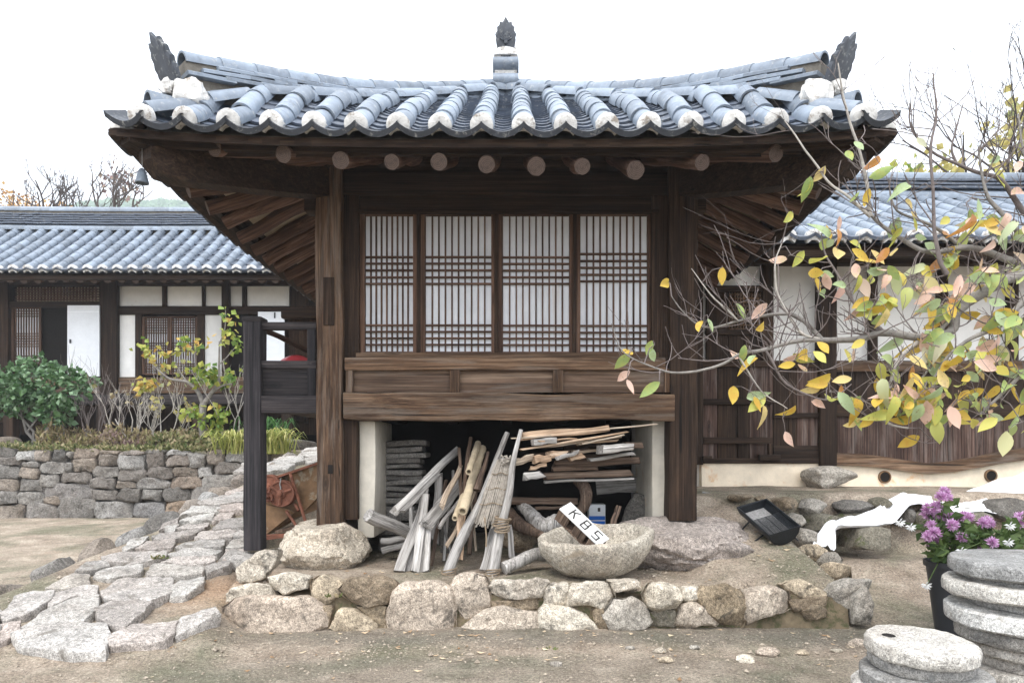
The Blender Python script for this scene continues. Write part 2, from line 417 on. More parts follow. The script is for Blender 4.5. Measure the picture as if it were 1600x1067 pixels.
stone('stone_ledge', [lin('#a0968e')], scale=.8, lichen=lin('#6f6660'))
stone('stone_bowl', [lin('#b8b0a2')], lichen=lin('#948775'))
stone('millstone', [lin('#d2d0cb'), lin('#c2bcb3'), lin('#cac6be')], scale=1.6, bump=1.0, lichen=lin('#8f8a80'))
stone('millstone_grey', [lin('#8f9294'), lin('#a09b93')], scale=1.6, lichen=lin('#6f6f6d'))
stone('tile_stack', [lin('#6e6a65'), lin('#8d8983')], scale=1.5)
def leafmat(name, stops, per_object=True, rough=.55, trans=.35):
    m = NT(name)
    r = m.rnd() if per_object else m.n('ShaderNodeNewGeometry').outputs['Random Per Island']
    c = m.ramp(r, stops, 'CONSTANT' if per_object else 'LINEAR')
    if per_object:
        n = m.noise(m.coords(), 22, 4, .6); c = m.mix(m.ramp(n, [(.45, 0), (.72, .7)]), c, m.ramp(r, [(0, lin('#c98f3e')), (.4, lin('#c9b85a')), (.7, lin('#93a86a')), (1, lin('#dba48e'))]))
    if per_object: c = m.mix(m.ramp(m.noise(m.coords(), 75, 4, .7), [(.6, 0), (.68, .75)]), c, lin('#7d5a36'))
    m.set(c, rough, .35)
    t = m.n('ShaderNodeBsdfTranslucent'); m.l(c, t.inputs[0]); a = m.n('ShaderNodeMixShader'); a.inputs[0].default_value = trans
    m.l(m.b.outputs[0], a.inputs[1]); m.l(t.outputs[0], a.inputs[2]); m.l(a.outputs[0], m.out.inputs[0])
leafmat('leaf_autumn', [(0, lin('#cdb04c')), (.2, lin('#b3b65e')), (.4, lin('#94a866')), (.56, lin('#d9b3a0')), (.64, lin('#a9bb90')), (.8, lin('#d6c07e')), (.88, lin('#dfbeae')), (.95, lin('#c08a48'))])
leafmat('leaf_evergreen', [(0, lin('#33502f')), (.5, lin('#4d6b3f')), (1, lin('#7f9a78'))], False, .3, .15)
leafmat('leaf_green', [(0, lin('#4c6a2c')), (.5, lin('#7f9440')), (1, lin('#b3b257'))], False)
leafmat('leaf_dry', [(0, lin('#6d5f49')), (.5, lin('#9b8b6c')), (.8, lin('#8b8a55')), (1, lin('#b5a58a'))], False, .8, .2)
leafmat('leaf_purple', [(0, lin('#6d5a58')), (.5, lin('#937b76')), (1, lin('#a89a86'))], False, .8, .2)
leafmat('leaf_low', [(0, lin('#4d5a35')), (.4, lin('#74794c')), (.8, lin('#96906a')), (1, lin('#a8977a'))], False, .7, .25)
leafmat('leaf_lily', [(0, lin('#7d8a42')), (.6, lin('#aaab62')), (1, lin('#c9bf86'))], False)
leafmat('leaf_grassy', [(0, lin('#2f5a2e')), (1, lin('#557a3c'))], False)
leafmat('leaf_orange', [(0, lin('#9c7040')), (.5, lin('#b98f52')), (1, lin('#cdb078'))], False)
leafmat('leaf_yellow', [(0, lin('#a3985a')), (.5, lin('#bcae68')), (1, lin('#97a06a'))], False)
leafmat('leaf_yellowgreen', [(0, lin('#8f9a4c')), (.5, lin('#b5b060')), (.8, lin('#c9a858')), (1, lin('#a9803f'))], False)
leafmat('leaf_litter', [(0, lin('#8a6a48')), (.5, lin('#b9a184')), (1, lin('#d4c3a6'))], False, .8, .1)
leafmat('leaf_far', [(0, lin('#3d5a3a')), (1, lin('#64805a'))], False, .8, .1)
leafmat('leaf_mum', [(0, lin('#41582f')), (1, lin('#768a52'))], False)
leafmat('petal_pink', [(0, lin('#bf86b6')), (.5, lin('#d6a9d0')), (1, lin('#ecd2ea'))], False, .6, .3)
leafmat('petal_white', [(0, lin('#e6e6e2')), (1, lin('#ffffff'))], False, .6, .3)

# earth: trodden sandy soil, mossy film, damp dark patches, grit
m = NT('earth'); co = m.coords(rand=False, kind='Object')
n1 = m.noise(co, .9, 6, .62, .4); n2 = m.noise(co, 3.2, 7, .7, .5); n3 = m.noise(co, 55, 5, .75); n4 = m.noise(co, 14, 5, .7)
c = m.ramp(n2, [(.28, lin('#7f7162')), (.5, lin('#a09282')), (.74, lin('#bfb2a0'))])
c = m.mix(m.ramp(n1, [(.47, 0), (.62, .8)]), c, m.ramp(n4, [(.3, lin('#585947')), (.7, lin('#7d7c66'))]))
c = m.mix(m.ramp(m.noise(co, 1.6, 7, .7, .8), [(.57, 0), (.7, .75)]), c, lin('#62584e'))
c = m.mix(m.ramp(m.noise(co, 1.1, 4, .6, .2), [(.64, 0), (.74, .5)]), c, lin('#a5805f'))
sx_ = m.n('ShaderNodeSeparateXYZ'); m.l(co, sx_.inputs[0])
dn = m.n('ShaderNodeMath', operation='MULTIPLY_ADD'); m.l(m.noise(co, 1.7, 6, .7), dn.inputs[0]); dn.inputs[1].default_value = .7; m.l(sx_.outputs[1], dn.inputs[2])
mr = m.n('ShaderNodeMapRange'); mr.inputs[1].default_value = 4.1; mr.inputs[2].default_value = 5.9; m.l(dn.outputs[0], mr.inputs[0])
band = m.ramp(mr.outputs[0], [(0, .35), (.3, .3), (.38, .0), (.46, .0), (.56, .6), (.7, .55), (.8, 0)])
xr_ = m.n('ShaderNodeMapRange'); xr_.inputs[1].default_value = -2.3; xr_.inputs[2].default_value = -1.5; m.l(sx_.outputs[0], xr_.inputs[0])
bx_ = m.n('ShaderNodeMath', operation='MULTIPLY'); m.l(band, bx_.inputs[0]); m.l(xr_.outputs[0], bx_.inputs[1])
vd = m.n('ShaderNodeVectorMath', operation='DISTANCE'); m.l(co, vd.inputs[0]); vd.inputs[1].default_value = (-2.28, 5.45, .15)
vn = m.n('ShaderNodeMath', operation='MULTIPLY_ADD'); m.l(n2, vn.inputs[0]); vn.inputs[1].default_value = .5; m.l(vd.outputs['Value'], vn.inputs[2])
c = m.mix(m.ramp(vn.outputs[0], [(.4, .5), (.8, 0)]), c, lin('#a5805f'))
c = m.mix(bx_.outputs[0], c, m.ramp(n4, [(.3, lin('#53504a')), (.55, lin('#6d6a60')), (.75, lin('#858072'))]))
c = m.mix(1, c, m.ramp(n3, [(.32, .45), (.5, 1), (.68, 1.45)]), 'MULTIPLY')
c = m.mix(.8, c, m.ramp(m.noise(co, 190, 3, .7), [(.36, .5), (.5, 1), (.66, 1.5)]), 'MULTIPLY')
vo = m.n('ShaderNodeTexVoronoi'); vo.inputs['Scale'].default_value = 38; m.l(co, vo.inputs['Vector'])
c = m.mix(m.ramp(vo.outputs['Distance'], [(.1, .8), (.2, 0)]), c, m.ramp(vo.outputs['Color'], [(.2, lin('#6a5d50')), (.55, lin('#b5a794')), (.9, lin('#e2d9ca'))]))
m.set(c, .95, .2)
ad = m.n('ShaderNodeMath', operation='MULTIPLY_ADD'); m.l(n3, ad.inputs[0]); ad.inputs[1].default_value = .5; m.l(n4, ad.inputs[2]); m.bump(ad.outputs[0], 1.0, .035)

# ------------------------------------------------------------------ ground
RA, RB = -.631, .159                       # ramp of the stone path: z = RA + RB * y
XL = [(4.0, -4.3), (5.3, -3.9), (7.2, -3.65), (12, -3.5)]
XR = [(4.5, -2.0), (4.9, -2.1), (6.0, -2.4), (6.6, -2.78), (12, -2.78)]
def H0(x, y):
    z = .1 * sm(6, 12, y)
    z = max(z, .30 * sm(4.9, 7.0, y) * sm(2.3, 2.9, x))                      # ground rising on the right
    t = .285 * sm(5.2, 5.3, y) * sm(-2.26, -2.1, x) * (1 - sm(2.45, 2.75, x) * (1 - sm(5.6, 6.4, y)))
    z = max(z, t)                                                            # terrace round the pavilion
    if y > 4.2:
        r = (RA + RB * y - .03) * sm(interp(XL, y) - .3, interp(XL, y) + .05, x) * (1 - sm(interp(XR, y) - .02, interp(XR, y) + .28, x))
        z = max(z, min(r, 1.22))                                             # ramp
    z = max(z, .84 * sm(6.9, 7.15, y) * sm(1.72, 2.0, x))                    # upper ground by the right house
    if y > 5.24: z = max(z, interp([(5.24, .29), (5.95, .455), (6.5, .62), (7.0, .82)], y) * sm(1.0, 1.7, x) * (1 - sm(2.4, 2.75, x) * (1 - sm(6.6, 7.15, y))))
    z = max(z, 1.25 * sm(12.25, 12.4, y) * (1 if y > 12 else 0))
    return z
def H(x, y):
    return H0(x, y) + .018 * nz((x, y, 0), 1.3, 2) + .009 * nz((x, y, 0), 5, 4) + .005 * nz((x, y, 0), 12, 6)
def axis(parts):
    out = []
    for a, b, s in parts:
        n = max(1, int((b - a) / s)); out += [a + (b-a)*i/n for i in range(n)]
    return out + [parts[-1][1]]
gx = axis([(-3000,-600,800),(-600,-60,120),(-60,-12,6),(-12,-4.8,.3),(-4.8,3.6,.06),(3.6,6,.2),(6,14,.8),(14,60,6),(60,600,120),(600,3000,800)])
gy = axis([(-60,-5,8),(-5,3.4,.5),(3.4,7.6,.06),(7.6,12,.16),(12,12.4,.05),(12.4,20,.6),(20,60,5),(60,600,90),(600,4000,800)])
mb = MB(); nx = len(gx)
mb.v = [V((x, y, H(x, y) if abs(x) < 60 and y < 60 else 1.2)) for y in gy for x in gx]
mb.f = [[j*nx+i, j*nx+i+1, (j+1)*nx+i+1, (j+1)*nx+i] for j in range(len(gy)-1) for i in range(nx-1)]
mb.mi = [0] * len(mb.f)
g = inst('ground', mb.mesh('ground', 'earth', 180), Matrix()); tag(g, 'sandy trodden earth yard with mossy patches', kind='structure')

# loose grit and pebbles
mb = MB(); oct_v = [(1,0,0),(-1,0,0),(0,1,0),(0,-1,0),(0,0,1),(0,0,-1)]; oct_f = [(0,2,4),(2,1,4),(1,3,4),(3,0,4),(2,0,5),(1,2,5),(3,1,5),(0,3,5)]
for k in range(4600):
    y = 3.5 + R.random()**1.4 * 3.4; x = R.uniform(-.78, .78) * y
    if k < 1700: y = 4.55 + R.gauss(0, .16); x = R.uniform(-2.6, 3.2)
    elif k < 2400: y = R.uniform(5.3, 6.2); x = R.uniform(.9, 2.6)
    s = R.choice((.004, .006, .008, .011)) * R.uniform(.7, 1.4)
    if R.random() < .05: s *= R.uniform(1.5, 2.6)
    a = R.uniform(0, 6.28); z = H(x, y)
    mb.add([V((x + (v[0]*math.cos(a) - v[1]*.7*math.sin(a))*s*R.uniform(.7,1.2), y + (v[0]*math.sin(a) + v[1]*.7*math.cos(a))*s*R.uniform(.7,1.2), z + v[2]*s*.55 + s*.2)) for v in oct_v], oct_f)
stone('grit', [lin('#b3a695')], scale=3)
o = mb.build('gravel', 'grit', None, 60); tag(o, 'loose pale grit and small pebbles on the earth', 'gravel', kind='stuff')
# fallen leaves
mb = MB()
for k in range(190):
    y = R.choice((R.gauss(4.5, .15), R.gauss(4.92, .06), R.uniform(3.6, 5.0), R.uniform(5.3, 6.3))); x = R.uniform(-2.3, 3.0) * (1 if y < 5.1 else .8)
    s = R.uniform(.012, .032); a = R.uniform(0, 6.28); z = H(x, y) + .004; c, d = math.cos(a)*s, math.sin(a)*s; w = R.uniform(.3, .55); h = R.uniform(.1, .5)*s
    mb.add([(x-c, y-d, z+h), (x-d*w, y+c*w, z), (x+c, y+d, z+h*.7), (x+d*w, y-c*w, z+.002)], [(0,1,2),(0,2,3)])
o = mb.build('leaf_litter', 'leaf_litter', None, 0); tag(o, 'dry brown leaf litter scattered over the yard', 'litter', kind='stuff')

# larger stones lying loose on the yard
SM = ['stone_pale', 'stone_grey', 'stone_pink', 'stone_tan']
loose = [(1030,1018,26,'flat pale chip'),(1085,1012,18,'pale upright chip'),(1200,1024,40,'long grey chip'),(1253,1020,26,'white chip'),
         (1307,1016,20,'small white chip'),(985,1014,18,'small grey chip'),(1338,1006,34,'grey flat stone'),(1040,1035,26,'pinkish flat chip'),(1165,1033,34,'brown flat chip'),
         (870,1040,24,'dull grey chip'),(1252,874,22,'white shard'),(1208,882,14,'white chip')]
for k, (px, py, w, lb) in enumerate(loose):
    z0 = .0 if py > 900 else .3
    D = (EYE - z0) * F / (py - HOR); x = (px-800)/F*D; r = w/2/F*D
    o = boulder('loose_stone', (x, D, H(x, D) + r*.2), (r, r*.7, r*.45), SM[k % 4], 300+k, sub=2, cuts=7)
    tag(o, lb, 'stone', 'loose stones on the yard')
    o['label'] = ['flat pale stone chip on bare earth below the rounded cobble', 'upright pale stone chip beside a flat pale one', 'longest grey stone chip left of the millstones',
      'white stone chip just right of the long grey chip', 'small white stone chip nearest the grey stone by the millstones', 'small grey stone chip left of the pale ones',
      'grey flat stone touching the front millstone stack', 'pinkish flat chip nearer the camera than the pale chips', 'brown flat chip in front of the long grey chip',
      'dull grey chip alone below the stone bowl', 'white shard on the slope below the black trough', 'small white chip on the slope right of the big boulder'][k]

# ------------------------------------------------------------------ terrace wall of field stones
def Z5(p): return (330 + p[0]/2.807, 830 + p[1]/2.807)
def Z6(p): return (820 + p[0]/2.807, 830 + p[1]/2.807)
tw = thing('terrace_wall', (0, 5.12, 0), 'low dry wall of rough field stones holding the pavilion terrace', 'stone wall')
TS = [
 (Z5, 'stone_pink', [(75,340),(130,305),(300,292),(410,297),(470,340),(490,390),(430,420),(330,440),(130,425),(85,385)], .09),
 (Z5, 'stone_pale', [(75,285),(110,255),(240,235),(265,262),(270,290),(130,302),(80,315)], .05),
 (Z5, 'stone_pale', [(120,170),(230,85),(290,85),(275,140),(240,195),(180,225),(125,220)], .07),
 (Z5, 'stone_pale', [(265,200),(330,180),(420,200),(415,245),(320,270),(270,240)], .06),
 (Z5, 'stone_tan', [(440,215),(500,195),(570,220),(570,270),(500,325),(455,290)], .05),
 (Z5, 'stone_brown', [(580,250),(620,205),(720,195),(790,215),(815,260),(780,310),(700,325),(610,290)], .10),
 (Z5, 'stone_tan', [(530,400),(570,340),(640,345),(720,385),(710,418),(600,412)], .05),
 (Z5, 'stone_pink', [(775,412),(810,270),(850,235),(980,225),(1035,250),(1060,350),(1062,408),(900,424)], .08),
 (Z5, 'stone_pink', [(1045,250),(1080,200),(1150,185),(1210,210),(1215,320),(1110,365),(1060,300)], .07),
 (Z5, 'stone_pale', [(1225,240),(1250,215),(1400,208),(1465,225),(1430,280),(1300,290),(1240,270)], .09),
 (Z5, 'stone_pink', [(1110,400),(1220,340),(1290,322),(1340,345),(1425,345),(1430,415),(1280,415),(1130,428)], .05),
 (Z5, 'stone_pale', [(1470,240),(1560,230),(1565,290),(1550,320),(1465,310)], .06),
 (Z6, 'stone_pale', [(75,350),(90,320),(180,330),(240,355),(300,400),(230,430),(140,412),(75,412)], .06),
 (Z6, 'stone_pale', [(90,250),(130,225),(188,240),(186,300),(150,322),(88,312)], .05),
 (Z6, 'stone_pale', [(192,240),(220,225),(360,225),(385,290),(330,335),(270,320),(192,325)], .07),
 (Z6, 'stone_pale', [(375,225),(500,215),(505,250),(400,262)], .09),
 (Z6, 'stone_grey', [(345,360),(400,295),(460,290),(520,330),(550,380),(500,405),(380,402)], .07),
 (Z6, 'stone_pale', [(520,270),(540,235),(600,225),(660,250),(685,290),(670,330),(590,345),(535,320)], .12),
 (Z6, 'stone_pink', [(670,390),(690,330),(740,312),(800,335),(865,370),(840,395),(780,390),(740,405)], .06),
 (Z6, 'stone_brown', [(760,290),(800,245),(870,230),(940,260),(965,330),(940,395),(870,385),(800,350)], .09),
 (Z6, 'stone_pink', [(965,330),(985,265),(1070,245),(1150,275),(1175,330),(1100,355),(980,375)], .09),
 (Z6, 'stone_tan', [(1140,240),(1180,225),(1250,228),(1320,260),(1310,292),(1200,287)], .09),
 (Z6, 'stone_grey', [(1330,270),(1350,235),(1420,220),(1505,230),(1490,270),(1440,310),(1370,345),(1330,330)], .10),
 (Z6, 'stone_grey', [(1440,300),(1500,245),(1525,310),(1520,375),(1445,382)], .06),
 (Z6, 'stone_brown', [(1215,345),(1260,322),(1320,340),(1318,372),(1240,376)], .04),
 (Z6, 'stone_pale', [(680,285),(700,250),(760,250),(770,300),(720,312)], .05),
 (Z5, 'stone_brown', [(1235,300),(1430,288),(1440,335),(1240,335)], .02),
 (Z5, 'stone_brown', [(470,330),(530,330),(520,410),(480,400)], .02),
 (Z5, 'stone_brown', [(640,330),(770,330),(765,400),(720,380)], .02),
 (Z6, 'stone_brown', [(300,345),(345,320),(360,400),(310,405)], .02),
 (Z6, 'stone_moss', [(550,350),(660,350),(660,400),(560,395)], .02),
 (Z6, 'stone_brown', [(1170,300),(1320,295),(1310,330),(1190,345)], .03),
]
def grow(q, s):
    cx = sum(p[0] for p in q)/len(q); cy = sum(p[1] for p in q)/len(q); return [(cx+(a-cx)*s, cy+(b-cy)*s) for a, b in q]
for k, (zf, mt, pts, bl) in enumerate(TS):
    q = [zf(p) for p in pts]; cy = sum(p[1] for p in q) / len(q)
    D = 5.09 + (980 - cy) * .0012 - bl*.5
    if k == 2: D = 5.32
    if k in (21, 22): D = 5.2
    rock_poly('stone', [P(px, py + (7 if py > 965 else 0), D) for px, py in grow(q, 1.15)], (0, -1, .12), .16, bl*.55 + .012, mt, tw, n=32, rough=.026, keep=.035)
simple('damp_soil', lin('#6f6350'), .98, .35, 14, .8, stain=lin('#4a4d33'), sthr=.5)
es = MB(); es.rings([[(x, 5.10 + .03*nz((x, 1, 0), 3), -.05), (x, 5.3, -.05), (x, 5.28, .24 + .03*nz((x, 2, 0), 4)), (x, 5.15 + .03*nz((x, 3, 0), 3), .21 + .04*nz((x, 2, 0), 4))] for x in [lerp(-2.05, 2.45, i/60) for i in range(61)]]); es.build('earth_core', 'damp_soil', tw)
# two stones that lie on the slope at its right end
for (pts, D, mt, lb) in (([(1290,160),(1320,135),(1430,150),(1440,210),(1330,218),(1290,200)], 5.7, 'stone_tan', 'squarish tan stone on the slope above the right end of the terrace wall'),
                 ([(1262,232),(1285,222),(1330,226),(1342,236),(1310,244),(1270,240)], 5.5, 'stone_tan', 'small flat orange-tan pebble between the squarish tan stone and the wall')):
    o = rock_poly('slope_stone', [P(*Z6(p), D) for p in pts], (0, -1, .35), .12, .06, mt); tag(o, lb, 'stone')

# ------------------------------------------------------------------ stone path up the ramp
def Z8(p): return (p[0]/2.498, 640 + p[1]/2.498)
def Z1(p): return (350 + p[0]/3.81, 640 + p[1]/3.81)
sp = thing('stone_path', (-3, 7.5, .5), 'ramp of flat grey paving stones climbing to the upper terrace', None, kind='structure')
def ramp_pt(px, py):
    D = (EYE - RA) / (RB + (py - HOR) / F); return V(((px-800)/F*D, D, RA + RB*D))
PS = [[(50,890),(120,868),(400,852),(425,890),(405,960),(250,965),(100,932)],[(95,858),(160,805),(300,745),(390,735),(375,790),(320,835),(230,862)],
 [(10,800),(60,740),(130,715),(205,715),(185,760),(120,800),(30,825)],[(415,905),(520,850),(690,835),(680,880),(640,915),(440,935)],
 [(685,850),(720,815),(830,780),(850,805),(770,850),(690,888)],[(365,790),(450,755),(600,760),(560,800),(470,865),(390,830)],
 [(395,720),(470,680),(665,665),(665,720),(600,758),(420,755)],[(665,700),(700,670),(800,660),(790,690),(720,730),(670,735)],
 [(180,705),(260,660),(345,655),(350,690),(250,702)],[(200,720),(330,697),(380,700),(375,730),(280,742),(190,780)],[(575,650),(600,618),(780,622),(790,650),(700,660)],
 [(360,650),(400,622),(550,614),(540,640),(430,662)],[(295,640),(340,602),(430,592),(420,615),(350,640)],[(405,582),(480,562),(650,557),(640,585),(560,603),(430,605)],
 [(630,606),(680,587),(840,582),(830,600),(700,615)],[(790,627),(850,603),(905,600),(890,620),(810,645)],[(660,572),(720,552),(860,553),(840,576),(700,582)],
 [(530,546),(580,522),(680,517),(670,545),(580,553)],[(480,546),(510,517),(580,503),(560,527),(500,556)],[(680,542),(730,518),(880,513),(870,540),(750,548)],
 [(600,511),(650,488),(790,473),(760,497),(680,513)],[(760,503),(800,482),(920,478),(900,502),(800,513)],[(690,469),(740,452),(815,447),(800,466)],
 [(710,441),(760,418),(838,411),(830,436)],[(830,440),(850,413),(910,407),(890,431)],[(830,471),(860,443),(950,428),(948,471)],[(705,420),(750,388),(850,383),(860,401),(740,410)],
 [(850,401),(870,378),(950,373),(948,401)],[(770,376),(830,353),(950,328),(948,366),(860,379)],[(620,480),(640,452),(700,428),(690,458)],[(0,850),(80,832),(72,882),(0,912)],
 [(-90,880),(-30,850),(-5,855),(-8,915),(-80,930)],[(880,545),(905,515),(955,505),(950,545)],[(865,590),(880,555),(950,552),(945,590)],[(-60,800),(-20,780),(5,790),(-10,830),(-50,840)],
 [(250,662),(290,645),(350,648),(345,658),(270,668)],[(560,660),(600,655),(660,662),(600,672)],[(590,500),(620,488),(650,486),(610,508)],[(900,500),(930,478),(955,478),(950,502)],
 [(870,350),(900,322),(960,305),(955,325)],[(640,470),(660,460),(690,462),(680,480),(650,482)]]
PS1 = [[(220,382),(240,347),(340,332),(420,332),(380,362)],[(250,330),(330,303),(470,293),(480,312),(380,332)],[(430,291),(470,262),(555,255),(555,285)],[(460,252),(500,235),(560,228),(560,250)],
 [(100,330),(150,310),(240,308),(230,335),(140,345)],[(60,380),(90,352),(220,350),(200,380)],[(300,300),(360,285),(425,280),(420,293),(330,302)],[(480,300),(560,290),(570,320),(500,330)]]
for pts, zf in [(p, Z8) for p in PS] + [(p, Z1) for p in PS1]:
    q = [ramp_pt(*zf(p)) for p in pts]
    c = sum(q, V()) / len(q); q = [c + (p - c) * 1.08 for p in q]
    L = max((p-c).length for p in q)
    rock_poly('paving_stone', q, (0, -RB, 1), .12, min(.03, .06*L) + .01, 'stone_path', sp, n=36, rough=.022, slab=True, keep=.03)
wr = random.Random(9)
for (px, py, lb) in ((203, 1017, 'small green weed at the foot of the front paving stones'), (858, 1016, 'tiny green weed on the bare earth before the terrace wall'), (527, 932, 'green weed growing in a joint of the terrace wall'), (246, 872, 'small weed between the paving stones')):
    D_ = 1.3*F/(py-HOR) if py > 1000 else 5.05 if px > 400 else 6.0; w0 = P(px, py, D_)
    if px > 400: w0.z += .0
    wm = MB()
    for k in range(26 if px < 400 else 14):
        dd_ = V((wr.gauss(0, .6), wr.gauss(0, .5), .6)).normalized(); l_ = wr.uniform(.02, .05); s_ = dd_.cross(V((wr.gauss(0,1), wr.gauss(0,1), 1))).normalized()*l_*.35; q_ = w0 + V((wr.gauss(0, .03), wr.gauss(0, .02), -.005))
        wm.add([q_, q_ + dd_*l_*.5 + s_, q_ + dd_*l_, q_ + dd_*l_*.5 - s_], [(0, 1, 2), (0, 2, 3)])
    o = wm.build('weed', 'leaf_low', None, 0); tag(o, lb, 'weed')
# side stones along the left edge of the ramp
for k in range(13):
    y = 5.6 + k * .5; x = interp(XL, y) - .1 + R.uniform(-.06, .06); zt = RA + RB*y
    boulder('edge_stone', (x, y, max(.0, zt - .16)), (.22*R.uniform(.7,1.1), .28, .17 + .05*R.random()), 'stone_wall', 60+k, sp, sub=3, cuts=10)

# ------------------------------------------------------------------ retaining wall on the left
rw = thing('retaining_wall', (-7, 12.1, .1), 'grey fieldstone retaining wall below the planted bed of the left house', 'stone wall')
RW = [(-60,150,60,183),(60,160,135,200),(138,160,195,200),(200,160,260,205),(262,168,284,190),(285,158,385,188),(385,176,460,220),(460,176,565,228),(570,170,645,224),(645,178,733,222),(735,170,805,224),(805,160,880,212),
 (-70,186,95,214),(-80,216,75,270),(78,222,152,268),(155,206,262,249),(278,192,375,243),(360,224,468,265),(465,232,565,279),(578,224,675,268),(675,227,770,258),(770,224,828,261),(830,206,950,252),
 (-60,272,72,314),(78,268,165,317),(158,252,232,300),(235,247,355,284),(352,268,455,308),(457,281,525,306),(535,272,668,309),(670,262,785,304),(787,257,940,308),
 (-70,317,68,367),(75,319,168,369),(170,290,370,347),(352,312,458,354),(459,307,552,359),(555,311,635,355),(636,305,742,359),(750,307,870,369),
 (-60,371,95,430),(95,367,225,428),(174,338,242,373),(230,347,372,428),(371,360,520,426),(521,360,645,426),(648,362,755,426),(757,372,860,428),
 (385,160,460,174),(462,162,560,175),(566,156,640,169),(645,162,735,177),(95,205,152,222),(255,208,282,245),(880,165,960,205),(940,250,1010,300),(955,210,1030,250)]
for ry0, ry1 in ((158, 205), (206, 262), (264, 312), (314, 366), (368, 428)):
    x = -75
    while x > -620:
        w = R.uniform(70, 150); RW.append((x - w, ry0 + R.uniform(0, 4), x - 3, ry1)); x -= w
for k, (x0, y0, x1, y1) in enumerate(RW):
    j = lambda s: R.uniform(-s, s); w, h = x1-x0, y1-y0
    pts = [(x0+j(4)+w*.06, y0+j(3)), (x0+w*.5, y0+j(4)-1), (x1-w*.06+j(4), y0+j(4)), (x1+j(3), y0+h*.45), (x1-w*.05+j(4), y1+j(3)), (x0+w*.45, y1+j(3)), (x0+w*.06+j(4), y1+j(3)), (x0+j(3), y0+h*.55)]
    q = [Z8(p) for p in pts]
    rock_poly('stone', [P(px, py, 12.05 + (808-py)*.0012) for px, py in grow(q, 1.07)], (0, -1, .08), .3, R.uniform(.02, .07), 'stone_wall', rw, n=26, rough=.035, keep=.03)
fill = MB(); fill.box((P(-250,0,12.1).x, 12.22, .0), (P(415,0,12.1).x, 12.5, 1.2)); fill.build('earth_core', 'mortar', rw)

# ------------------------------------------------------------------ pavilion
pav = thing('pavilion', (-.03, 7.6, .3), 'dark timber pavilion on stilts with upswept tiled roof, four lattice windows and open undercroft', 'pavilion')
X0, HW = -.065, 2.70
YF, YB = 4.92, 10.1
ROOF_S = .608
def yE(x): return YF - .12 * min(1.2, abs(x - X0) / HW) ** 3
def lift(x, y):
    d = math.hypot(HW - abs(x - X0), max(0, y - 4.8)); return .035 * math.exp(-d / .8)
def dmin(x, y): return max(0, min(y - yE(x), HW - abs(x - X0)))
ZE = 3.455
def zbase(x, y): return ZE - .07 * sm(5.4, 7.5, y) * sm(1.2, 2.4, abs(x - X0)) + lift(x, y)
def swell(x, y):                           # the hips sweep up above the plane of the slopes
    q = max(0, math.hypot(HW - abs(x - X0), y - 4.83) - .9); return .11 * sm(.05, .6, dmin(x, y)) * math.exp(-q * q)
def roofz(x, y): return zbase(x, y) + ROOF_S * dmin(x, y) + swell(x, y)
def soffz(x, y): return zbase(x, y) - .05 + .375 * min(1.6, dmin(x, y))
# deck: earth bed above, plastered soffit below
sx = [X0 + HW * t for t in [-1,-.985,-.95,-.9,-.82,-.74,-.66,-.58,-.5,-.4,-.3,-.2,-.1,0,.1,.2,.3,.4,.5,.58,.66,.74,.82,.9,.95,.985,1]]
tv = [0,.01,.03,.06,.1,.14,.18,.22,.27,.32,.38,.44,.5,.53,.6,.7,.8,.9,1]
top, bot = [], []
for t in tv:
    for x in sx:
        y = lerp(yE(x) + .02, YB, t); top.append((x, y, roofz(x, y) - .005)); bot.append((x, y, soffz(x, y)))
n = len(sx); m_ = len(tv)
roof = MB()
for vs, mi in ((top, 0), (bot, 1)):
    roof.add(vs, [(j*n+i, j*n+i+1, (j+1)*n+i+1, (j+1)*n+i) for j in range(m_-1) for i in range(n-1)], mi)
o_ = n*m_; rim = [i for i in range(n)] + [j*n+n-1 for j in range(1, m_)] + [(m_-1)*n+i for i in range(n-2, -1, -1)] + [j*n for j in range(m_-2, 0, -1)]
for a, b in zip(rim, rim[1:]+rim[:1]): roof.f.append([a, b, b+o_, a+o_]); roof.mi.append(2)
for k_, (fc, mi_) in enumerate(zip(roof.f, roof.mi)):
    if mi_ == 1:
        cx_ = sum((roof.v[i] for i in fc), V()) / 4
        if dmin(cx_.x, cx_.y) < .3: roof.mi[k_] = 2
roof = roof.build('roof', ['mortar', 'soffit', 'dark_x'], pav)
roof['label'] = 'upswept hipped roof of blue-grey clay tiles with white plastered tile ends'

# tile meshes (local: x across, y up the slope, z out of the roof)
def half_tile(r0, r1, L, n=10, a0=-8, a1=188, t=.016):
    mb = MB(); ro = []; 
    def arc(r, y): return [(r*math.cos(math.radians(lerp(a0, a1, i/n))), y, r*math.sin(math.radians(lerp(a0, a1, i/n)))) for i in range(n+1)]
    mb.rings([arc(r0-t, L*.5), arc(r0-t, 0), arc(r0, 0), arc(r0*1.0, L*.08), arc(r1, L)], False, False, closed=False)
    return mb
def pan_tile(w, sag, L, t=.018, n=8, nose=0):
    mb = MB()
    def arc(y, dz): return [((i/n-.5)*w, y, sag*((2*i/n-1)**2) + dz) for i in range(n+1)]
    mb.rings([arc(L, -.004), arc(0, .022), arc(0, .022 - t - nose), arc(L*.6, -t)], False, False, closed=False)
    return mb
T_COVER = half_tile(.084, .076, .335).mesh('cover_tile', 'roof_tile', 40)
T_PAN = pan_tile(.285, .062, .26).mesh('pan_tile', 'roof_tile_dark', 40)
T_EAVE = pan_tile(.30, .066, .30, .022, 10, .017).mesh('eave_tile', 'roof_tile_eave', 40)
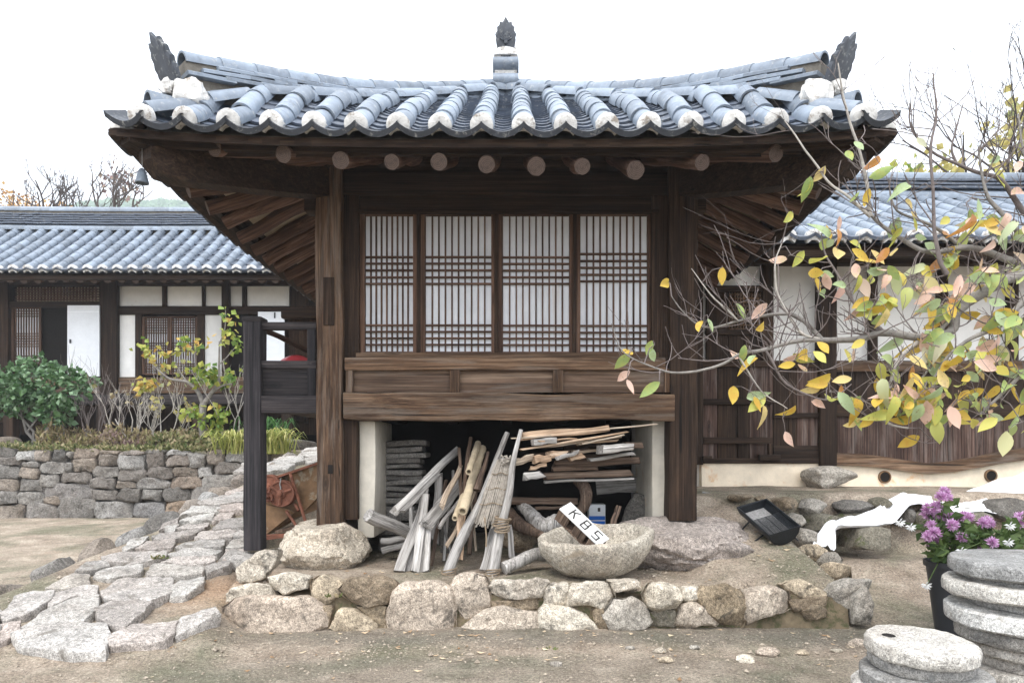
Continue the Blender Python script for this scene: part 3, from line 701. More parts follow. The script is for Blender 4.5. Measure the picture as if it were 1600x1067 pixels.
def plug_mesh(r, seed):
    mb = MB(); rs = []
    for k, (s, y) in enumerate(((1.0, .05), (1.0, -.014), (.93, -.022), (.65, -.026), (.3, -.028))):
        ring = []
        for i in range(18):
            a = 2*math.pi*i/18; x, z = math.cos(a), math.sin(a)
            if z < -.35: z = -.35 - (abs(x) > .35) * .38 * sm(.35, .75, abs(x))
            w = 1 + .05*nz((x*2, z*2, seed), 1)
            ring.append((x*r*s*w, y + .006*nz((x*3, z*3, seed+k), 1), z*r*s*w))
        rs.append(ring)
    mb.rings(rs); return mb.mesh('end_plug', 'lime', 60)
T_PLUG = [plug_mesh(.082, s) for s in range(4)]
T_RIDGE = half_tile(.088, .08, .33).mesh('ridge_cover_tile', 'roof_tile', 40)
def slope_frame(p, tan, nrm=None, jit=.0):
    y = tan.normalized(); z0 = nrm or V((0,0,1)); x = y.cross(z0).normalized(); z = x.cross(y)
    M = Matrix((x, y, z)).transposed().to_4x4(); M.translation = p
    return M @ Matrix.Rotation(R.uniform(-jit, jit), 4, 'Y') @ Matrix.Rotation(R.uniform(-jit, jit)*.6, 4, 'Z')
ROWS = [X0 + (k - 9.5) * .29 for k in range(20)]
def row_len(x): return max(0, HW - abs(x - X0))      # plan run up to the hip
def row_pt(x, s, h):
    y = yE(x) + s; e = .02
    p = V((x, y, roofz(x, y) + h)); q = V((x, y+e, roofz(x, y+e) + h)); return p, (q - p)
for k in range(1, 19):
    x = ROWS[k]; run = row_len(x) - .16
    if run > .02:
        s = -.03; first = True
        while s < run - .14:
            p, t = row_pt(x, max(s, 0), .085)
            if s < 0: p.y += s; p.z += s * .5
            p += V((R.gauss(0, .004), 0, R.gauss(0, .003))); inst('cover_tile', T_COVER, slope_frame(p, t, jit=.045), roof); s += .255
        p, t = row_pt(x, 0, .085); p.y -= .035; p.z -= .006
        t = V((R.uniform(-.06, .06), 1, .28)); inst('end_plug', T_PLUG[k % 4], slope_frame(p, t), roof)
for k in range(19):
    x = (ROWS[k] + ROWS[k+1]) / 2; run = row_len(x)
    if k in (0, 18): x += .06 * (1 if k == 0 else -1)
    p, t = row_pt(x, 0, .03); p.y -= .06; p.z -= .028; inst('eave_tile', T_EAVE, slope_frame(p, t) @ Matrix.Scale(.82 if k in (0, 18) else 1, 4, V((1, 0, 0))), roof)
    s = .05
    while s < run - .28:
        p, t = row_pt(x, s, .034); inst('pan_tile', T_PAN, slope_frame(p, t, jit=.035), roof); s += .118
# side slopes: eave tiles singly, the unseen field behind them as one mass
for sg in (-1, 1):
    field = MB()
    def side_pt(y, s, h):
        x = X0 + sg * (HW - s); e = .02
        p = V((x, y, roofz(x, y) + h)); q = V((x - sg*e, y, roofz(x - sg*e, y) + h)); return p, q - p
    ys = [5.0 + .29*i for i in range(17)]
    for i, y in enumerate(ys):
        p, t = side_pt(y, 0, .085); p.x += sg * .03; p.z -= .02
        inst('end_plug', T_PLUG[i % 4], slope_frame(p, V((-sg, 0, .28))), roof)
        run = min(HW, y - 4.8 if y < 7.5 else HW) - .2
        if run > .15:
            pts = [side_pt(y, run * a / 8, .085)[0] for a in range(9)]; field.tube(pts, .08, 8)
        p, t = side_pt(y + .145, 0, .03); p.x += sg * .06; p.z -= .028
        p.z -= .02; inst('eave_tile', T_EAVE, slope_frame(p, t), roof)
        run = min(HW, y + .145 - 4.8) - .36
        s = .05
        while s < run:
            p, t = side_pt(y + .145, s, .034); M = slope_frame(p, t)
            field.add([M @ V(v) for v in [(-.14,0,.08),(-.07,0,.037),(0,0,.022),(.07,0,.037),(.14,0,.08),(-.14,.3,.06),(-.07,.3,.017),(0,.3,0),(.07,.3,.017),(.14,.3,.06)]], [(0,1,6,5),(1,2,7,6),(2,3,8,7),(3,4,9,8)]); s += .2
    o = field.build('side_slope_tiles', 'roof_tile', roof, 50); tag(o, kind='stuff')
# hip ridges: courses of flat tiles under a row of cover tiles, plaster heads and crest tiles
def slab_mesh(L, w, t):
    mb = MB(); rs = []
    for u in (0, 1):
        rs.append([(x*w/2, u*L, z + .012*(1-u)) for x, z in ((-1, -t*.5), (-1, t*.25), (-.93, t*.5), (.93, t*.5), (1, t*.25), (1, -t*.5))])
    mb.rings(rs); return mb.mesh('ridge_course_tile', 'roof_tile', 30)
T_SLAB = [slab_mesh(.36, .27, .03), slab_mesh(.36, .25, .03), slab_mesh(.36, .235, .03)]
CREST = [(0,-.02),(.05,-.03),(.09,.02),(.118,.10),(.135,.19),(.128,.215),(.142,.26),(.115,.30),(.118,.345),(.085,.37),(.08,.415),(.045,.40),(.0,.47)]
def crest_mesh(face=True):
    out = CREST + [(-x, z) for x, z in CREST[-2:0:-1]]
    mb = MB(); n = len(out)
    mb.rings([[(x*s, y + .25*x*x - .25*z*z*.3, z*s if z > 0 else z) for x, z in out] for s, y in ((.97, .022), (1, .01), (1, -.016), (.9, -.03))])
    for k in range(9 if face else 0):                 # raised palmette on its face
        a = math.radians(-70 + 140*k/8); mb.tube([(0, -.032, .16), (math.sin(a)*.05, -.045, .16+math.cos(a)*.07), (math.sin(a)*.09, -.035, .16+math.cos(a)*.15)], [.012, .014, .004], 6)
    if face: mb.tube([(0, -.06, .15), (0, -.03, .15)], [.02, .032], 10)
    return mb.mesh('crest_tile', 'roof_tile_eave', 30)
T_CREST = crest_mesh(); T_CREST2 = crest_mesh(False)
for sg in (-1, 1):
    def hip(u, h):                                    # u: 0 at the corner, 1 at the apex
        x = X0 + sg * lerp(HW - .34, 0.06, u); y = lerp(4.83 + .34, 4.83 + HW - .06, u)
        dz = lerp(.03, -.02, sm(.3, 1, u)) + .22 * math.exp(-u / .17)
        return V((x, y, roofz(x, y) + dz + h))
    N = 60; Lh = sum((hip((i+1)/N, .1) - hip(i/N, .1)).length for i in range(N))
    core = MB(); core.rings([[hip(i/20, 0) + V((sg*.05*a, .05*b, c)) for a, b, c in ((1,1,-.3),(1,1,.14),(-1,-1,.14),(-1,-1,-.3))] for i in range(21)])
    core.build('ridge_core', 'mortar', roof)
    for c_, h in enumerate((.018, .056, .094)):
        L = 0; st = .29; u = .0 + (c_ % 3)*.035
        while u < .99:
            a, b = hip(u, h), hip(min(1.02, u + .05), h); inst('ridge_course_tile', T_SLAB[c_], slope_frame(a, b - a, jit=.02), roof); u += st / Lh
    u = 0
    while u < .985:
        a, b = hip(u, .14), hip(min(1.02, u+.05), .14); inst('ridge_cover_tile', T_RIDGE, slope_frame(a, b - a, jit=.012), roof); u += .285 / Lh
    # filler tiles closing the pan ends under the ridge
    for k in range(19):
        xm = (ROWS[k] + ROWS[k+1]) / 2
        if (xm - X0) * sg <= -.01 or row_len(xm) < .35: continue
        y = yE(xm) + row_len(xm) - .21; p = V((xm - sg*.14, y + .13, 0)); q = V((xm + sg*.14, y - .13, 0)); p.z = roofz(p.x, p.y) + .1; q.z = roofz(q.x, q.y) + .1
        inst('filler_tile', T_COVER, slope_frame(q, p - q), roof)
    # plaster head at the corner, with a stub of tiles, and the crest tile standing on it
    a = hip(0, -.26); dd = V((sg, -1, 0)).normalized()
    ph = MB()
    for cx, cy, cz, r in ((-.10, -.10, .13, (.125, .07, .11)), (.05, -.11, .17, (.055, .055, .055)), (-.17, -.07, .10, (.06, .06, .07))):
        bm = bmesh.new(); bmesh.ops.create_icosphere(bm, subdivisions=3, radius=1)
        for v in bm.verts:
            w = [math.copysign(abs(t)**.6, t) for t in v.co]; q = V((w[0]*r[0], w[1]*r[1], w[2]*r[2])) * .85; q += V(v.co) * (.03 * nz(V(v.co)*2, 1, cx*9+sg) + .012 * nz(V(v.co)*7, 1, cx*9+sg))
            v.co = a + V((sg*cx + q.x, cy + q.y, cz + q.z))
        bm.verts.index_update(); ph.add([v.co.copy() for v in bm.verts], [[v.index for v in f.verts] for f in bm.faces]); bm.free()
    ph.build('plaster_head', 'lime', roof, 60)
    st_ = a + V((sg*.1, -.13, .02)); inst('ridge_cover_tile', T_RIDGE, slope_frame(st_ + dd*.08, -dd + V((0,0,.1))), roof)
    M = Matrix.Translation(a + V((sg*.02, -.03, .15))) @ Matrix.Rotation(math.radians(40*sg), 4, 'Z') @ Matrix.Rotation(math.radians(24), 4, 'X') @ Matrix.Scale(.9, 4)
    inst('crest_tile', T_CREST2, M, roof)
# head of the main ridge at the apex
ap = V((X0, 4.83 + HW - .2, roofz(X0, 4.83 + HW) + .0))
hd = MB(); hd.box(ap + V((-.115, .02, .02)), ap + V((.115, .5, .44))); hd.build('ridge_head_core', 'lime', roof)
for zz, nm, mt in ((.10, 'ridge_head_tile', 'roof_tile'), (.27, 'ridge_head_tile', 'roof_tile')):
    t_ = MB(); t_.rings([[(ap.x + x, ap.y + .06 - .10*math.cos(a)*k, ap.z + zz + .075*math.sin(a)*k) for a in [math.pi*i/8 - math.pi/2 for i in range(9)]] + [(ap.x+x, ap.y + .1, ap.z + zz + .07), (ap.x+x, ap.y+.1, ap.z+zz-.07)] for x, k in ((-.135, .96), (-.12, 1), (.12, 1), (.135, .96))]); t_.build(nm, mt, roof)
lm = MB(); lm.rings([[(ap.x + .13*k*math.cos(t), ap.y + .04 + y, ap.z + .36 + .09*k*max(-.1, math.sin(t))) for t in [2*math.pi*i/20 for i in range(20)]] for y, k in ((-.05, .7), (-.04, .95), (.1, 1))]); lm.build('plaster_head', 'lime', roof)
inst('crest_tile', T_CREST, Matrix.Translation(ap + V((0, .03, .36))) @ Matrix.Rotation(math.radians(8), 4, 'X') @ Matrix.Scale(.78, 4), roof)
rg = MB(); rg.box((X0 - .1, ap.y + .45, ap.z - .1), (X0 + .1, YB, ap.z + .3)); rg.tube([(X0, ap.y + .45, ap.z + .32), (X0, YB, ap.z + .32)], .085, 10); rg.build('main_ridge', 'roof_tile', roof)

# eave board
for side in ('front', 'left', 'right'):
    eb = MB(); rs = []
    for i in range(25):
        u = i / 24
        if side == 'front':
            x = lerp(X0 - HW + .12, X0 + HW - .12, u); y = yE(x) + .12; o1, o2 = V((0, 0, 0)), V((0, .055, 0))
        else:
            sg = -1 if side == 'left' else 1; x = X0 + sg*(HW - .12); y = lerp(4.98, YB, u); o1, o2 = V((0,0,0)), V((-sg*.055, 0, 0))
        z = zbase(x, y); p = V((x, y, z)); rs.append([p + o1 + V((0,0,-.05)), p + o2 + V((0,0,-.05)), p + o2 + V((0,0,.05)), p + o1 + V((0,0,.05))])
    eb.rings(rs); eb.build('eave_board', 'dark_x' if side == 'front' else 'dark_y', roof)
    rs = []
    for i in range(25):
        u = i / 24
        if side == 'front': x = lerp(X0 - HW + .05, X0 + HW - .05, u); y = yE(x) + .02; p = V((x, y, zbase(x, y))); rs.append([p + V(q) for q in ((0,0,-.05),(0,.40,.09),(0,.40,.13),(0,0,-.01))])
        else: x = X0 + sg*(HW-.02); y = lerp(4.86, YB, u); p = V((x, y, zbase(x, y))); rs.append([p + V((-sg*q, 0, w)) for q, w in ((.05,-.06),(.2,.0),(.2,.05),(.05,-.015))])
    fb = MB(); fb.rings(rs); fb.build('eave_planking', 'dark_x' if side == 'front' else 'dark_y', roof)
# rafters
RX = [335, 440, 533, 612, 684, 762, 837, 911, 996, 1095, 1212]; RY = [231, 238, 246, 253, 254, 260, 264, 261, 260, 251, 241]
def rafter(p, q, r0, r1):
    o = stick('rafter', p, q, r0, r1, n=20, bend=.03, parent=roof, mats=['rafter', 'end_grain'], capmi=1); return o
for px, py in zip(RX, RY):
    e = P(px, py, 5.0); xi = X0 + math.copysign(min(abs(e.x - X0), 1.0 + .33*max(0, abs(e.x-X0)-.7)), e.x - X0)
    q = V((xi, 6.5, soffz(0, 6.42) + .03)); r = .053 + .012*R.random()
    rafter(e, q, r, r + .014)
ep = MB(); ep.rings([[(X0 + s_*lerp(2.15, 1.5, t), lerp(5.07, 6.45, t), lerp(3.395, 3.985, t) + dz_) for s_, dz_ in ((-1, 0), (1, 0), (1, .03), (-1, .03))] for t in (0, .25, .5, .75, 1)]); ep.build('eave_planking', 'dark_x', roof)
for sg in (-1, 1):
    for k in range(14):
        y = 5.3 + k*.35; s = .17; x = X0 + sg*(HW - s)
        yi = 6.22 + .045*k if y < 6.2 else y
        if y < 6.6: yi = 6.2 + (y - 5.28) * .3
        p = V((x, y, zbase(x, y) - .105 - .012*R.random())); q = V((X0 + sg*1.42, yi, soffz(X0 + sg*1.3, 8) - .05))
        rafter(p, q, .06, .075)
    # hip beam with its upturned nose
    c = V((X0 + sg*(HW - .17), 4.98, zbase(X0 + sg*(HW-.1), 4.9) - .09)); q = V((X0 + sg*1.45, 6.42, 3.82))
    d = (q - c).normalized(); hb = MB(); sd = d.cross(V((0,0,1))).normalized() * .085
    prof = [(0, .02, -.06), (.10, .03, -.17), (.25, .02, -.21), (1.0, .0, -.24), (2.0, 0, -.26)]
    hb.rings([[c + d*a + sd*k + V((0,0,w)) for k, w in ((-1, lo), (1, lo), (1, up), (-1, up))] for a, up, lo in prof]); hb.build('hip_beam', 'dark_y', roof, 20)
    hb = MB(); hb.rings([[c - d*.02 + d*a + sd*k*.75 + V((0,0,w)) for k, w in ((-1, lo), (1, lo), (1, up), (-1, up))] for a, up, lo in ((-.12, .075, .045), (.1, .1, .025), (.8, .16, .0))]); hb.build('hip_beam_cap', 'dark_y', roof, 20)

# posts, walls and floor of the pavilion
POST = 6.17
def Z6b(x, y): return (450 + x/2.4615, 300 + y/2.4615)
timber('post', (P(494,0,POST).x, POST, .60), (P(534,0,POST).x, POST + .23, 3.78), 'timber_z', pav, .014, .018)
timber('post', (P(1046,0,POST).x, POST, .66), (P(1096,0,POST).x - .03, POST + .24, 3.78), 'dark_z', pav, .014, .018)
tpx('post_insert', 505, 433, 522, 508, POST - .006, .03, 'dark_z', pav, .003, 0)
tpx('mortise_plug', 512, 726, 520, 740, POST - .004, .03, 'painted_dark', pav, .002, 0)
tpx('jamb_post', 534, 300, 561, 560, 6.24, .12, 'dark_z', pav)
tpx('jamb_post', 1018, 300, 1047, 575, 6.24, .12, 'dark_z', pav)
tpx('jamb_post', 537, 656, 558, 812, 6.25, .14, 'dark_z', pav)
tpx('jamb_post', 1043, 656, 1054, 800, 6.28, .1, 'dark_z', pav)
tpx('header_beam', 534, 268, 1048, 304, 6.22, .2, 'dark_x', pav, .012, .008)
tpx('header_beam', 534, 304.5, 1048, 330, 6.26, .12, 'dark_x', pav)
tpx('header_board', 534, 236, 1048, 267, 6.3, .06, 'dark_x', pav)
tpx('beam_end', 475, 262, 493, 330, 6.21, .16, 'dark_x', pav, .01, .004)
tpx('beam_end', 1085, 262, 1104, 330, 6.21, .16, 'dark_x', pav, .01, .004)
stick('purlin', V((X0 - 1.95, 6.36, 3.86)), V((X0 + 1.95, 6.36, 3.86)), .12, .12, 'dark_z', pav, n=14)
for sg in (-1, 1):
    stick('purlin', V((X0 + sg*1.6, 6.1, 3.84)), V((X0 + sg*1.6, 10, 3.84)), .11, .11, 'dark_z', pav, n=12)
    w_ = MB(); w_.box((X0 + sg*1.5, 6.42, .3), (X0 + sg*1.6, 9.8, 3.8)); w_.build('side_wall', 'plaster', pav)
w_ = MB(); w_.box((X0 - 1.6, 9.7, .3), (X0 + 1.6, 9.8, 3.8)); w_.build('back_wall', 'plaster', pav)
w_ = MB(); w_.box((X0 - 1.49, 8.4, .3), (X0 + 1.49, 8.5, 1.7)); w_.build('undercroft_back_wall', 'painted_dark', pav)
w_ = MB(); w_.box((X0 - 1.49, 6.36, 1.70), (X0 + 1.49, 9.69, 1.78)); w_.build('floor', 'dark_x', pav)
for k in range(5): timber('floor_joist', (X0 - 1.3 + k*.62, 6.4, 1.58), (X0 - 1.18 + k*.62, 8.39, 1.69), 'dark_y', pav)
tpx('bottom_beam', 536, 613, 1055, 656, 6.16, .2, 'timber_x', pav, .016, .024)
tpx('sill_beam', 538, 558, 1040, 578, 6.19, .12, 'timber_x', pav, .008, .006)
for x0, x1 in ((540, 551), (703, 718), (864, 880), (1039, 1051)): tpx('sill_strut', x0, 576, x1, 613, 6.20, .08, 'timber_z', pav, .006, .002)
for x0, x1 in ((551, 703), (718, 864), (880, 1039)): tpx('sill_panel', x0 - 1, 577, x1 + 1, 613, 6.245, .025, 'panel_x', pav, .003, .003)
w_ = tpx('plaster_pier', 560, 656, 586, 840, 6.34, .9, 'cream_plaster', pav, .02, .01)
w_ = tpx('plaster_pier', 1019, 656, 1043, 840, 6.38, .9, 'cream_plaster', pav, .02, .01)
# lattice windows
WD = 6.27
def window(fx0, fx1, lx0, lx1, nb, ups, lows, y0=332, y1=552):
    fz = MB(); D = WD
    win = MB()
    a = P(lx0, 0, D).x; b = P(lx1, 0, D).x; z0 = P(0, 549, D).z; z1 = P(0, 336, D).z
    fa, fb = P(fx0, 0, D).x, P(fx1, 0, D).x; zb, zt = P(0, y1+3, D).z, P(0, y0-4, D).z
    pane = MB(); pane.box((a - .01, D + .055, z0 - .01), (b + .01, D + .06, z1 + .01)); pn = pane.build('window', 'paper', pav, 0)
    timber('stile', (fa, D, zb), (a, D + .05, zt), 'sash', pn, .004, .001); timber('stile', (b, D, zb), (fb, D + .05, zt), 'sash', pn, .004, .001)
    timber('rail', (a + .001, D + .002, zb), (b - .001, D + .048, z0), 'sash_x', pn, .004, .001); timber('rail', (a + .001, D + .002, z1), (b - .001, D + .048, zt), 'sash_x', pn, .004, .001)
    for k in range(1, nb + 1):
        x = a + (b - a) * k / (nb + 1); timber('lattice_bar', (x - .0066, D + .022, z0 - .004), (x + .0066, D + .052, z1 + .004), 'sash', pn, .002, 0)
    for y in ups + lows:
        z = P(0, y, D).z; timber('lattice_bar', (a - .004, D + .018, z - .0068), (b + .004, D + .05, z + .0068), 'sash_x', pn, .002, 0)
yz = lambda *t: [300 + v/2.4615 for v in t]
window(562, 653.5, 570, 645, 8, yz(247,272,298,325,350), yz(510,535,560,585))
window(654, 775, 664.5, 767.5, 9, yz(247,272,298,325,350), yz(510,535,560,585))
window(776, 897.5, 786, 889.5, 9, yz(248,273,299,325,350), yz(511,536,561,586))
window(898.5, 1017, 907, 1012, 9, yz(235,262,288,315,340), yz(512,538,562,588))
for x in (653.7, 775.5, 898): tpx('window_post', x - 3, 329, x + 3, 556, WD - .014, .03, 'dark_z', pav, .004, .001)
tpx('window_sill', 556, 551, 1030, 559, 6.22, .1, 'timber_x', pav, .004, .003)
tpx('window_head', 556, 327, 1030, 333, 6.235, .08, 'dark_x', pav, .004, .002)

# side veranda with its corner post and panelled rail
RD = 6.18
timber('veranda_post', (P(380,0,RD).x, RD, .40), (P(407,0,RD).x, RD + .16, P(0,500,RD).z), 'slate_wood_z', pav, .008, .006)
timber('post_cap', (P(380,0,RD).x - .012, RD - .012, P(0,503,RD).z), (P(407,0,RD).x + .012, RD + .17, P(0,494,RD).z), 'slate_wood_x', pav, .02, 0)
tpx('rail', 402, 503, 494, 515, RD + .03, .07, 'slate_wood_x', pav)
tpx('rail', 402, 563, 494, 575, RD + .03, .07, 'slate_wood_x', pav)
tpx('rail_panel', 402, 574, 486, 619, RD + .06, .025, 'slate_wood_x', pav, .003, .002)
tpx('rail_stile', 480, 514, 493, 619, RD + .035, .05, 'slate_wood_z', pav, .004, .002)
tpx('veranda_beam', 402, 618, 497, 645, RD + .01, .16, 'slate_wood_x', pav)
timber('veranda_floor', (P(404,0,RD).x, RD + .17, P(0,640,RD).z), (P(500,0,RD).x, 9.5, P(0,622,RD).z), 'dark_y', pav)
timber('veranda_post', (P(404,0,RD).x, 9.3, .4), (P(404,0,RD).x + .15, 9.46, 2.35), 'slate_wood_z', pav)
stick('stair_brace', P(402, 512, 6.6), P(486, 566, 6.6) + V((0, .8, .1)), 0, flat=(.13, .05), mat='dark_z', parent=pav, roll=1.57)
tpx('inner_screen', 452, 478, 496, 565, 7.4, .06, 'dark_z', pav)
tpx('inner_rail', 438, 480, 500, 497, 7.3, .09, 'dark_x', pav, .02)
# round plinth-like boulders that carry the posts
o = boulder('plinth_boulder', P(510, 852, 6.22) + V((0, .02, .0)), (.47, .42, .30), 'stone_boulder', 5, cuts=9, rough=.085, sub=5); tag(o, 'pale rough boulder carrying the left post of the pavilion', 'boulder')
o = boulder('plinth_boulder', P(1075, 858, 6.2) + V((0, .05, .02)), (.72, .55, .36), 'stone_ledge', 22, cuts=10, rough=.085, sub=5); tag(o, 'broad pale boulder carrying the right post of the pavilion', 'boulder')
o = boulder('plinth_boulder', (P(393,0,6.25).x, 6.24, .26), (.28, .25, .17), 'stone_path', 8, cuts=8); tag(o, 'small flat grey boulder under the dark veranda post', 'boulder')

# wind bell on the left corner
bl = thing('wind_bell', P(222, 287, 5.0), 'small grey bronze wind bell hanging from the left eave corner', 'bell')
b0 = P(222, 287, 5.0); mb = MB(); rs = []
for h, r in ((0, .044), (.004, .047), (.02, .041), (.05, .035), (.08, .028), (.10, .019), (.108, .006)):
    rs.append([b0 + V((r*math.cos(2*math.pi*i/18), r*math.sin(2*math.pi*i/18), h)) for i in range(18)])
inner = [[b0 + V((r*math.cos(2*math.pi*i/18), r*math.sin(2*math.pi*i/18), h)) for i in range(18)] for h, r in ((.09, .012), (.05, .028), (0, .038))]
mb.rings(inner + rs, True, True); mb.build('bell_body', 'bell_metal', bl)
mb = MB(); mb.tube([b0 + V((0,0,.105)), V((b0.x, 5.0, 3.46))], .0025, 5); mb.build('hanging_wire', 'wire', bl)

# ------------------------------------------------------------------ tiled roof of a long house (rows run away from the eave)
def house_roof(parent, x0, x1, ye, ze, yr, zr, pitch, r, ncov, cap_every, lab, over=.0, ridge_h=.5):
    """eave line at (ye, ze), foot of the ridge at (yr, zr)"""
    rf = MB(); dz = zr - ze; dy = yr - ye
    nx_ = 24
    tp = [(lerp(x0, x1, i/nx_), lerp(ye, yr, t), lerp(ze, zr, t) - .03 - .10*dy*t*(1-t)*.6) for t in (0, .25, .5, .75, 1) for i in range(nx_+1)]
    k = nx_ + 1
    rf.add(tp, [(j*k+i, j*k+i+1, (j+1)*k+i+1, (j+1)*k+i) for j in range(4) for i in range(nx_)], 0)
    rf.box((x0, ye + .1, ze - .14), (x1, ye + .2, ze - .02), 1)
    bt = [(x0, ye + .04, ze - .06), (x1, ye + .04, ze - .06), (x1, yr, ze + .45*dz), (x0, yr, ze + .45*dz)]
    rf.add(bt, [(0, 1, 2, 3)], 2)
    rf.add([(x0, yr, zr - .03), (x1, yr, zr - .03), (x1, yr + dy, ze), (x0, yr + dy, ze)], [(0, 1, 2, 3)], 0)   # far slope
    rf.add([(x0, ye, ze-.03), (x0, yr, zr-.03), (x0, yr+dy, ze)], [(0, 1, 2)], 2); rf.add([(x1, ye, ze-.03), (x1, yr, zr-.03), (x1, yr+dy, ze)], [(0, 1, 2)], 2)
    rf = rf.build('roof', ['roof_tile_dark', 'dark_x', 'dark_y'], parent); rf['label'] = lab
    L = math.hypot(dy, dz) / ncov
    tc = half_tile(r, r*.9, L*1.06, 8).mesh('cover_tile', 'roof_tile', 40)
    plug = plug_mesh(r*1.08, 7); pans = MB(); nrow = int((x1 - x0) / pitch)
    def pt(x, t, h): return V((x, lerp(ye, yr, t), lerp(ze, zr, t) - .10*dy*t*(1-t)*.6 + h))
    tt = pan_tile(pitch*1.02, .05, .3, .02, 5, .015)
    for i in range(nrow):
        x = x0 + pitch * (i + .5)
        for c in range(ncov):
            a, b = pt(x, c/ncov, r*.55), pt(x, (c+1)/ncov, r*.55); inst('cover_tile', tc, slope_frame(a, b - a, jit=.012), rf)
        a, b = pt(x, 0, r*.5), pt(x, .1, r*.5); inst('end_plug', plug, slope_frame(a + V((0, -.02, -.01)), V((0, 1, .25))), rf)
        for c in range(int(dy / .25)):
            t = c*.25/dy; a, b = pt(x + pitch/2, t, .012), pt(x + pitch/2, t + .05, .012); M = slope_frame(a + V((0, -.05, -.01) if c == 0 else (0, 0, 0)), b - a)
            pans.add([M @ v for v in tt.v], tt.f)
    o = pans.build('pan_tiles', 'roof_tile_dark', rf, 40); tag(o, kind='stuff')
    # ridge
    rd = MB(); rd.box((x0, yr - .06, zr - .1), (x1, yr + .06, zr + ridge_h - .05)); rd.build('ridge_core', 'mortar', rf)
    def hl(y, z, r_, nm, LL):
        t_ = half_tile(r_, r_*.96, LL*1.03, 8, -20, 200).mesh(nm, 'roof_tile', 40); q = int((x1-x0)/LL)
        for i in range(q): inst(nm, t_, slope_frame(V((x0 + i*LL, y, z + .05*((i/q*2-1)**2))), V((1, 0, 0))), rf)
    hl(yr - .07, zr + .03, .1, 'ridge_foot_tile', .62)
    cs = MB(); nc = max(3, int((ridge_h - .2) / .055))
    for c in range(nc):
        z = zr + .15 + c*.055; w = .17 - .012*c; i = 0; x = x0 - (c % 2)*.15
        while x < x1:
            sag = .05*(((x-x0)/(x1-x0)*2-1)**2)
            cs.obox(Matrix.Translation((x + .16, yr, z + sag)) @ Matrix.Rotation(R.uniform(-.04, .04), 4, 'Y') @ Matrix.Rotation(R.uniform(-.03,.03), 4, 'Z'), .33, w*2 + R.uniform(-.02,.02), .03); x += .31
    o = cs.build('ridge_courses', 'roof_tile_dark', rf, 20); tag(o, kind='stuff')
    hl(yr, zr + ridge_h - .04, .09, 'ridge_top_tile', .34)
    return rf

# ------------------------------------------------------------------ long house on the upper terrace (left)
LD = 15.5
lh = thing('long_house', P(230, 0, LD) * 0 + V((-8, LD, 1.25)), 'long low timber house with white plaster panels behind the planted bed on the left', 'house')
def lp(name, x0, y0, x1, y1, mat, D=LD, dep=.12, parent=None, bev=.006, wob=.003): return tpx(name, x0, y0, x1, y1, D, dep, mat, parent or lh, bev, wob)
house_roof(lh, P(-200,0,14.2).x, P(520,0,14.2).x, 14.2, P(0,424,14.2).z, 16.1, P(0,363,16.1).z, 0.3005, .09, 9, 3, 'long blue-grey tiled roof with rows of white-ended tiles', ridge_h=.52)
w_ = MB(); w_.box((P(-200,0,LD).x, LD + .1, 1.6), (P(560,0,LD).x, LD + .2, 5.3)); w_.build('wall', 'dark_z', lh)
w_ = MB(); w_.box((P(-200,0,LD).x, LD + 1.2, 1.2), (P(560,0,LD).x, LD + 1.3, 2.4)); w_.build('underfloor_shade_panel', 'painted_dark', lh)  # dark sheet standing in for the shade beneath the veranda floor
for x0, x1, y1 in ((-12, 12, 660), (155, 182, 660), (346, 357, 640), (455, 478, 660)): lp('post', x0, 425, x1, y1, 'dark_z', LD - .1, .2)
lp('wall_plate', -200, 428, 560, 446, 'dark_x', LD - .06, .16)
lp('lintel', 12, 471, 155, 480, 'dark_x', LD - .05, .14); lp('lintel', 182, 479, 455, 491, 'dark_x', LD - .05, .14)
for a, b in ((186, 253), (260, 315), (320, 378), (385, 452)): lp('plaster_panel', a, 447, b, 478, 'plaster', LD + .03, .06)
for a, b in ((253, 260), (315, 320), (378, 385)): lp('stud', a, 446, b, 479, 'dark_z', LD - .02, .1)
for a, b in ((182, 211), (319, 346)): lp('plaster_panel', a, 490, b, 589, 'plaster', LD + .03, .06)
for a, b in ((211, 221), (308, 319)): lp('stud', a, 490, b, 589, 'dark_z', LD - .02, .1)
for a, b in ((-200, -13), (-11, 155), (182, 455)): lp('skirting_board', a, 589, b, 614, 'timber_x', LD - .02, .1)
def lat(x0, y0, x1, y1, nb, hs):
    D = LD + .0; pn = MB(); a, b = P(x0, y1, D), P(x1, y0, D); pn.box((a.x, D + .05, a.z), (b.x, D + .06, b.z)); o = pn.build('lattice_window', 'paper', lh, 0)
    lp('stile', x0 - 3, y0 - 2, x0 + 1, y1 + 2, 'sash', D - .01, .05, o, .003, 0); lp('stile', x1 - 1, y0 - 2, x1 + 3, y1 + 2, 'sash', D - .01, .05, o, .003, 0)
    lp('rail', x0 + 1, y0 - 3, x1 - 1, y0, 'sash_x', D - .008, .05, o, .003, 0); lp('rail', x0 + 1, y1, x1 - 1, y1 + 3, 'sash_x', D - .008, .05, o, .003, 0)
    for k in range(1, nb): x = lerp(x0, x1, k/nb); lp('lattice_bar', x - .6, y0, x + .6, y1, 'sash', D + .015, .03, o, 0, 0)
    for y in hs: lp('lattice_bar', x0, y - .55, x1, y + .55, 'sash_x', D + .012, .03, o, 0, 0)
lat(20, 482, 61, 567, 10, [486,490,494,521,525,529,533,537,541,556,560,564])
lat(225, 497, 262, 583, 10, [500,504,508,512,516,520,536,540,544,548,568,572,576,580]); lat(267, 497, 305, 583, 10, [500,504,508,512,516,520,536,540,544,548,568,572,576,580])
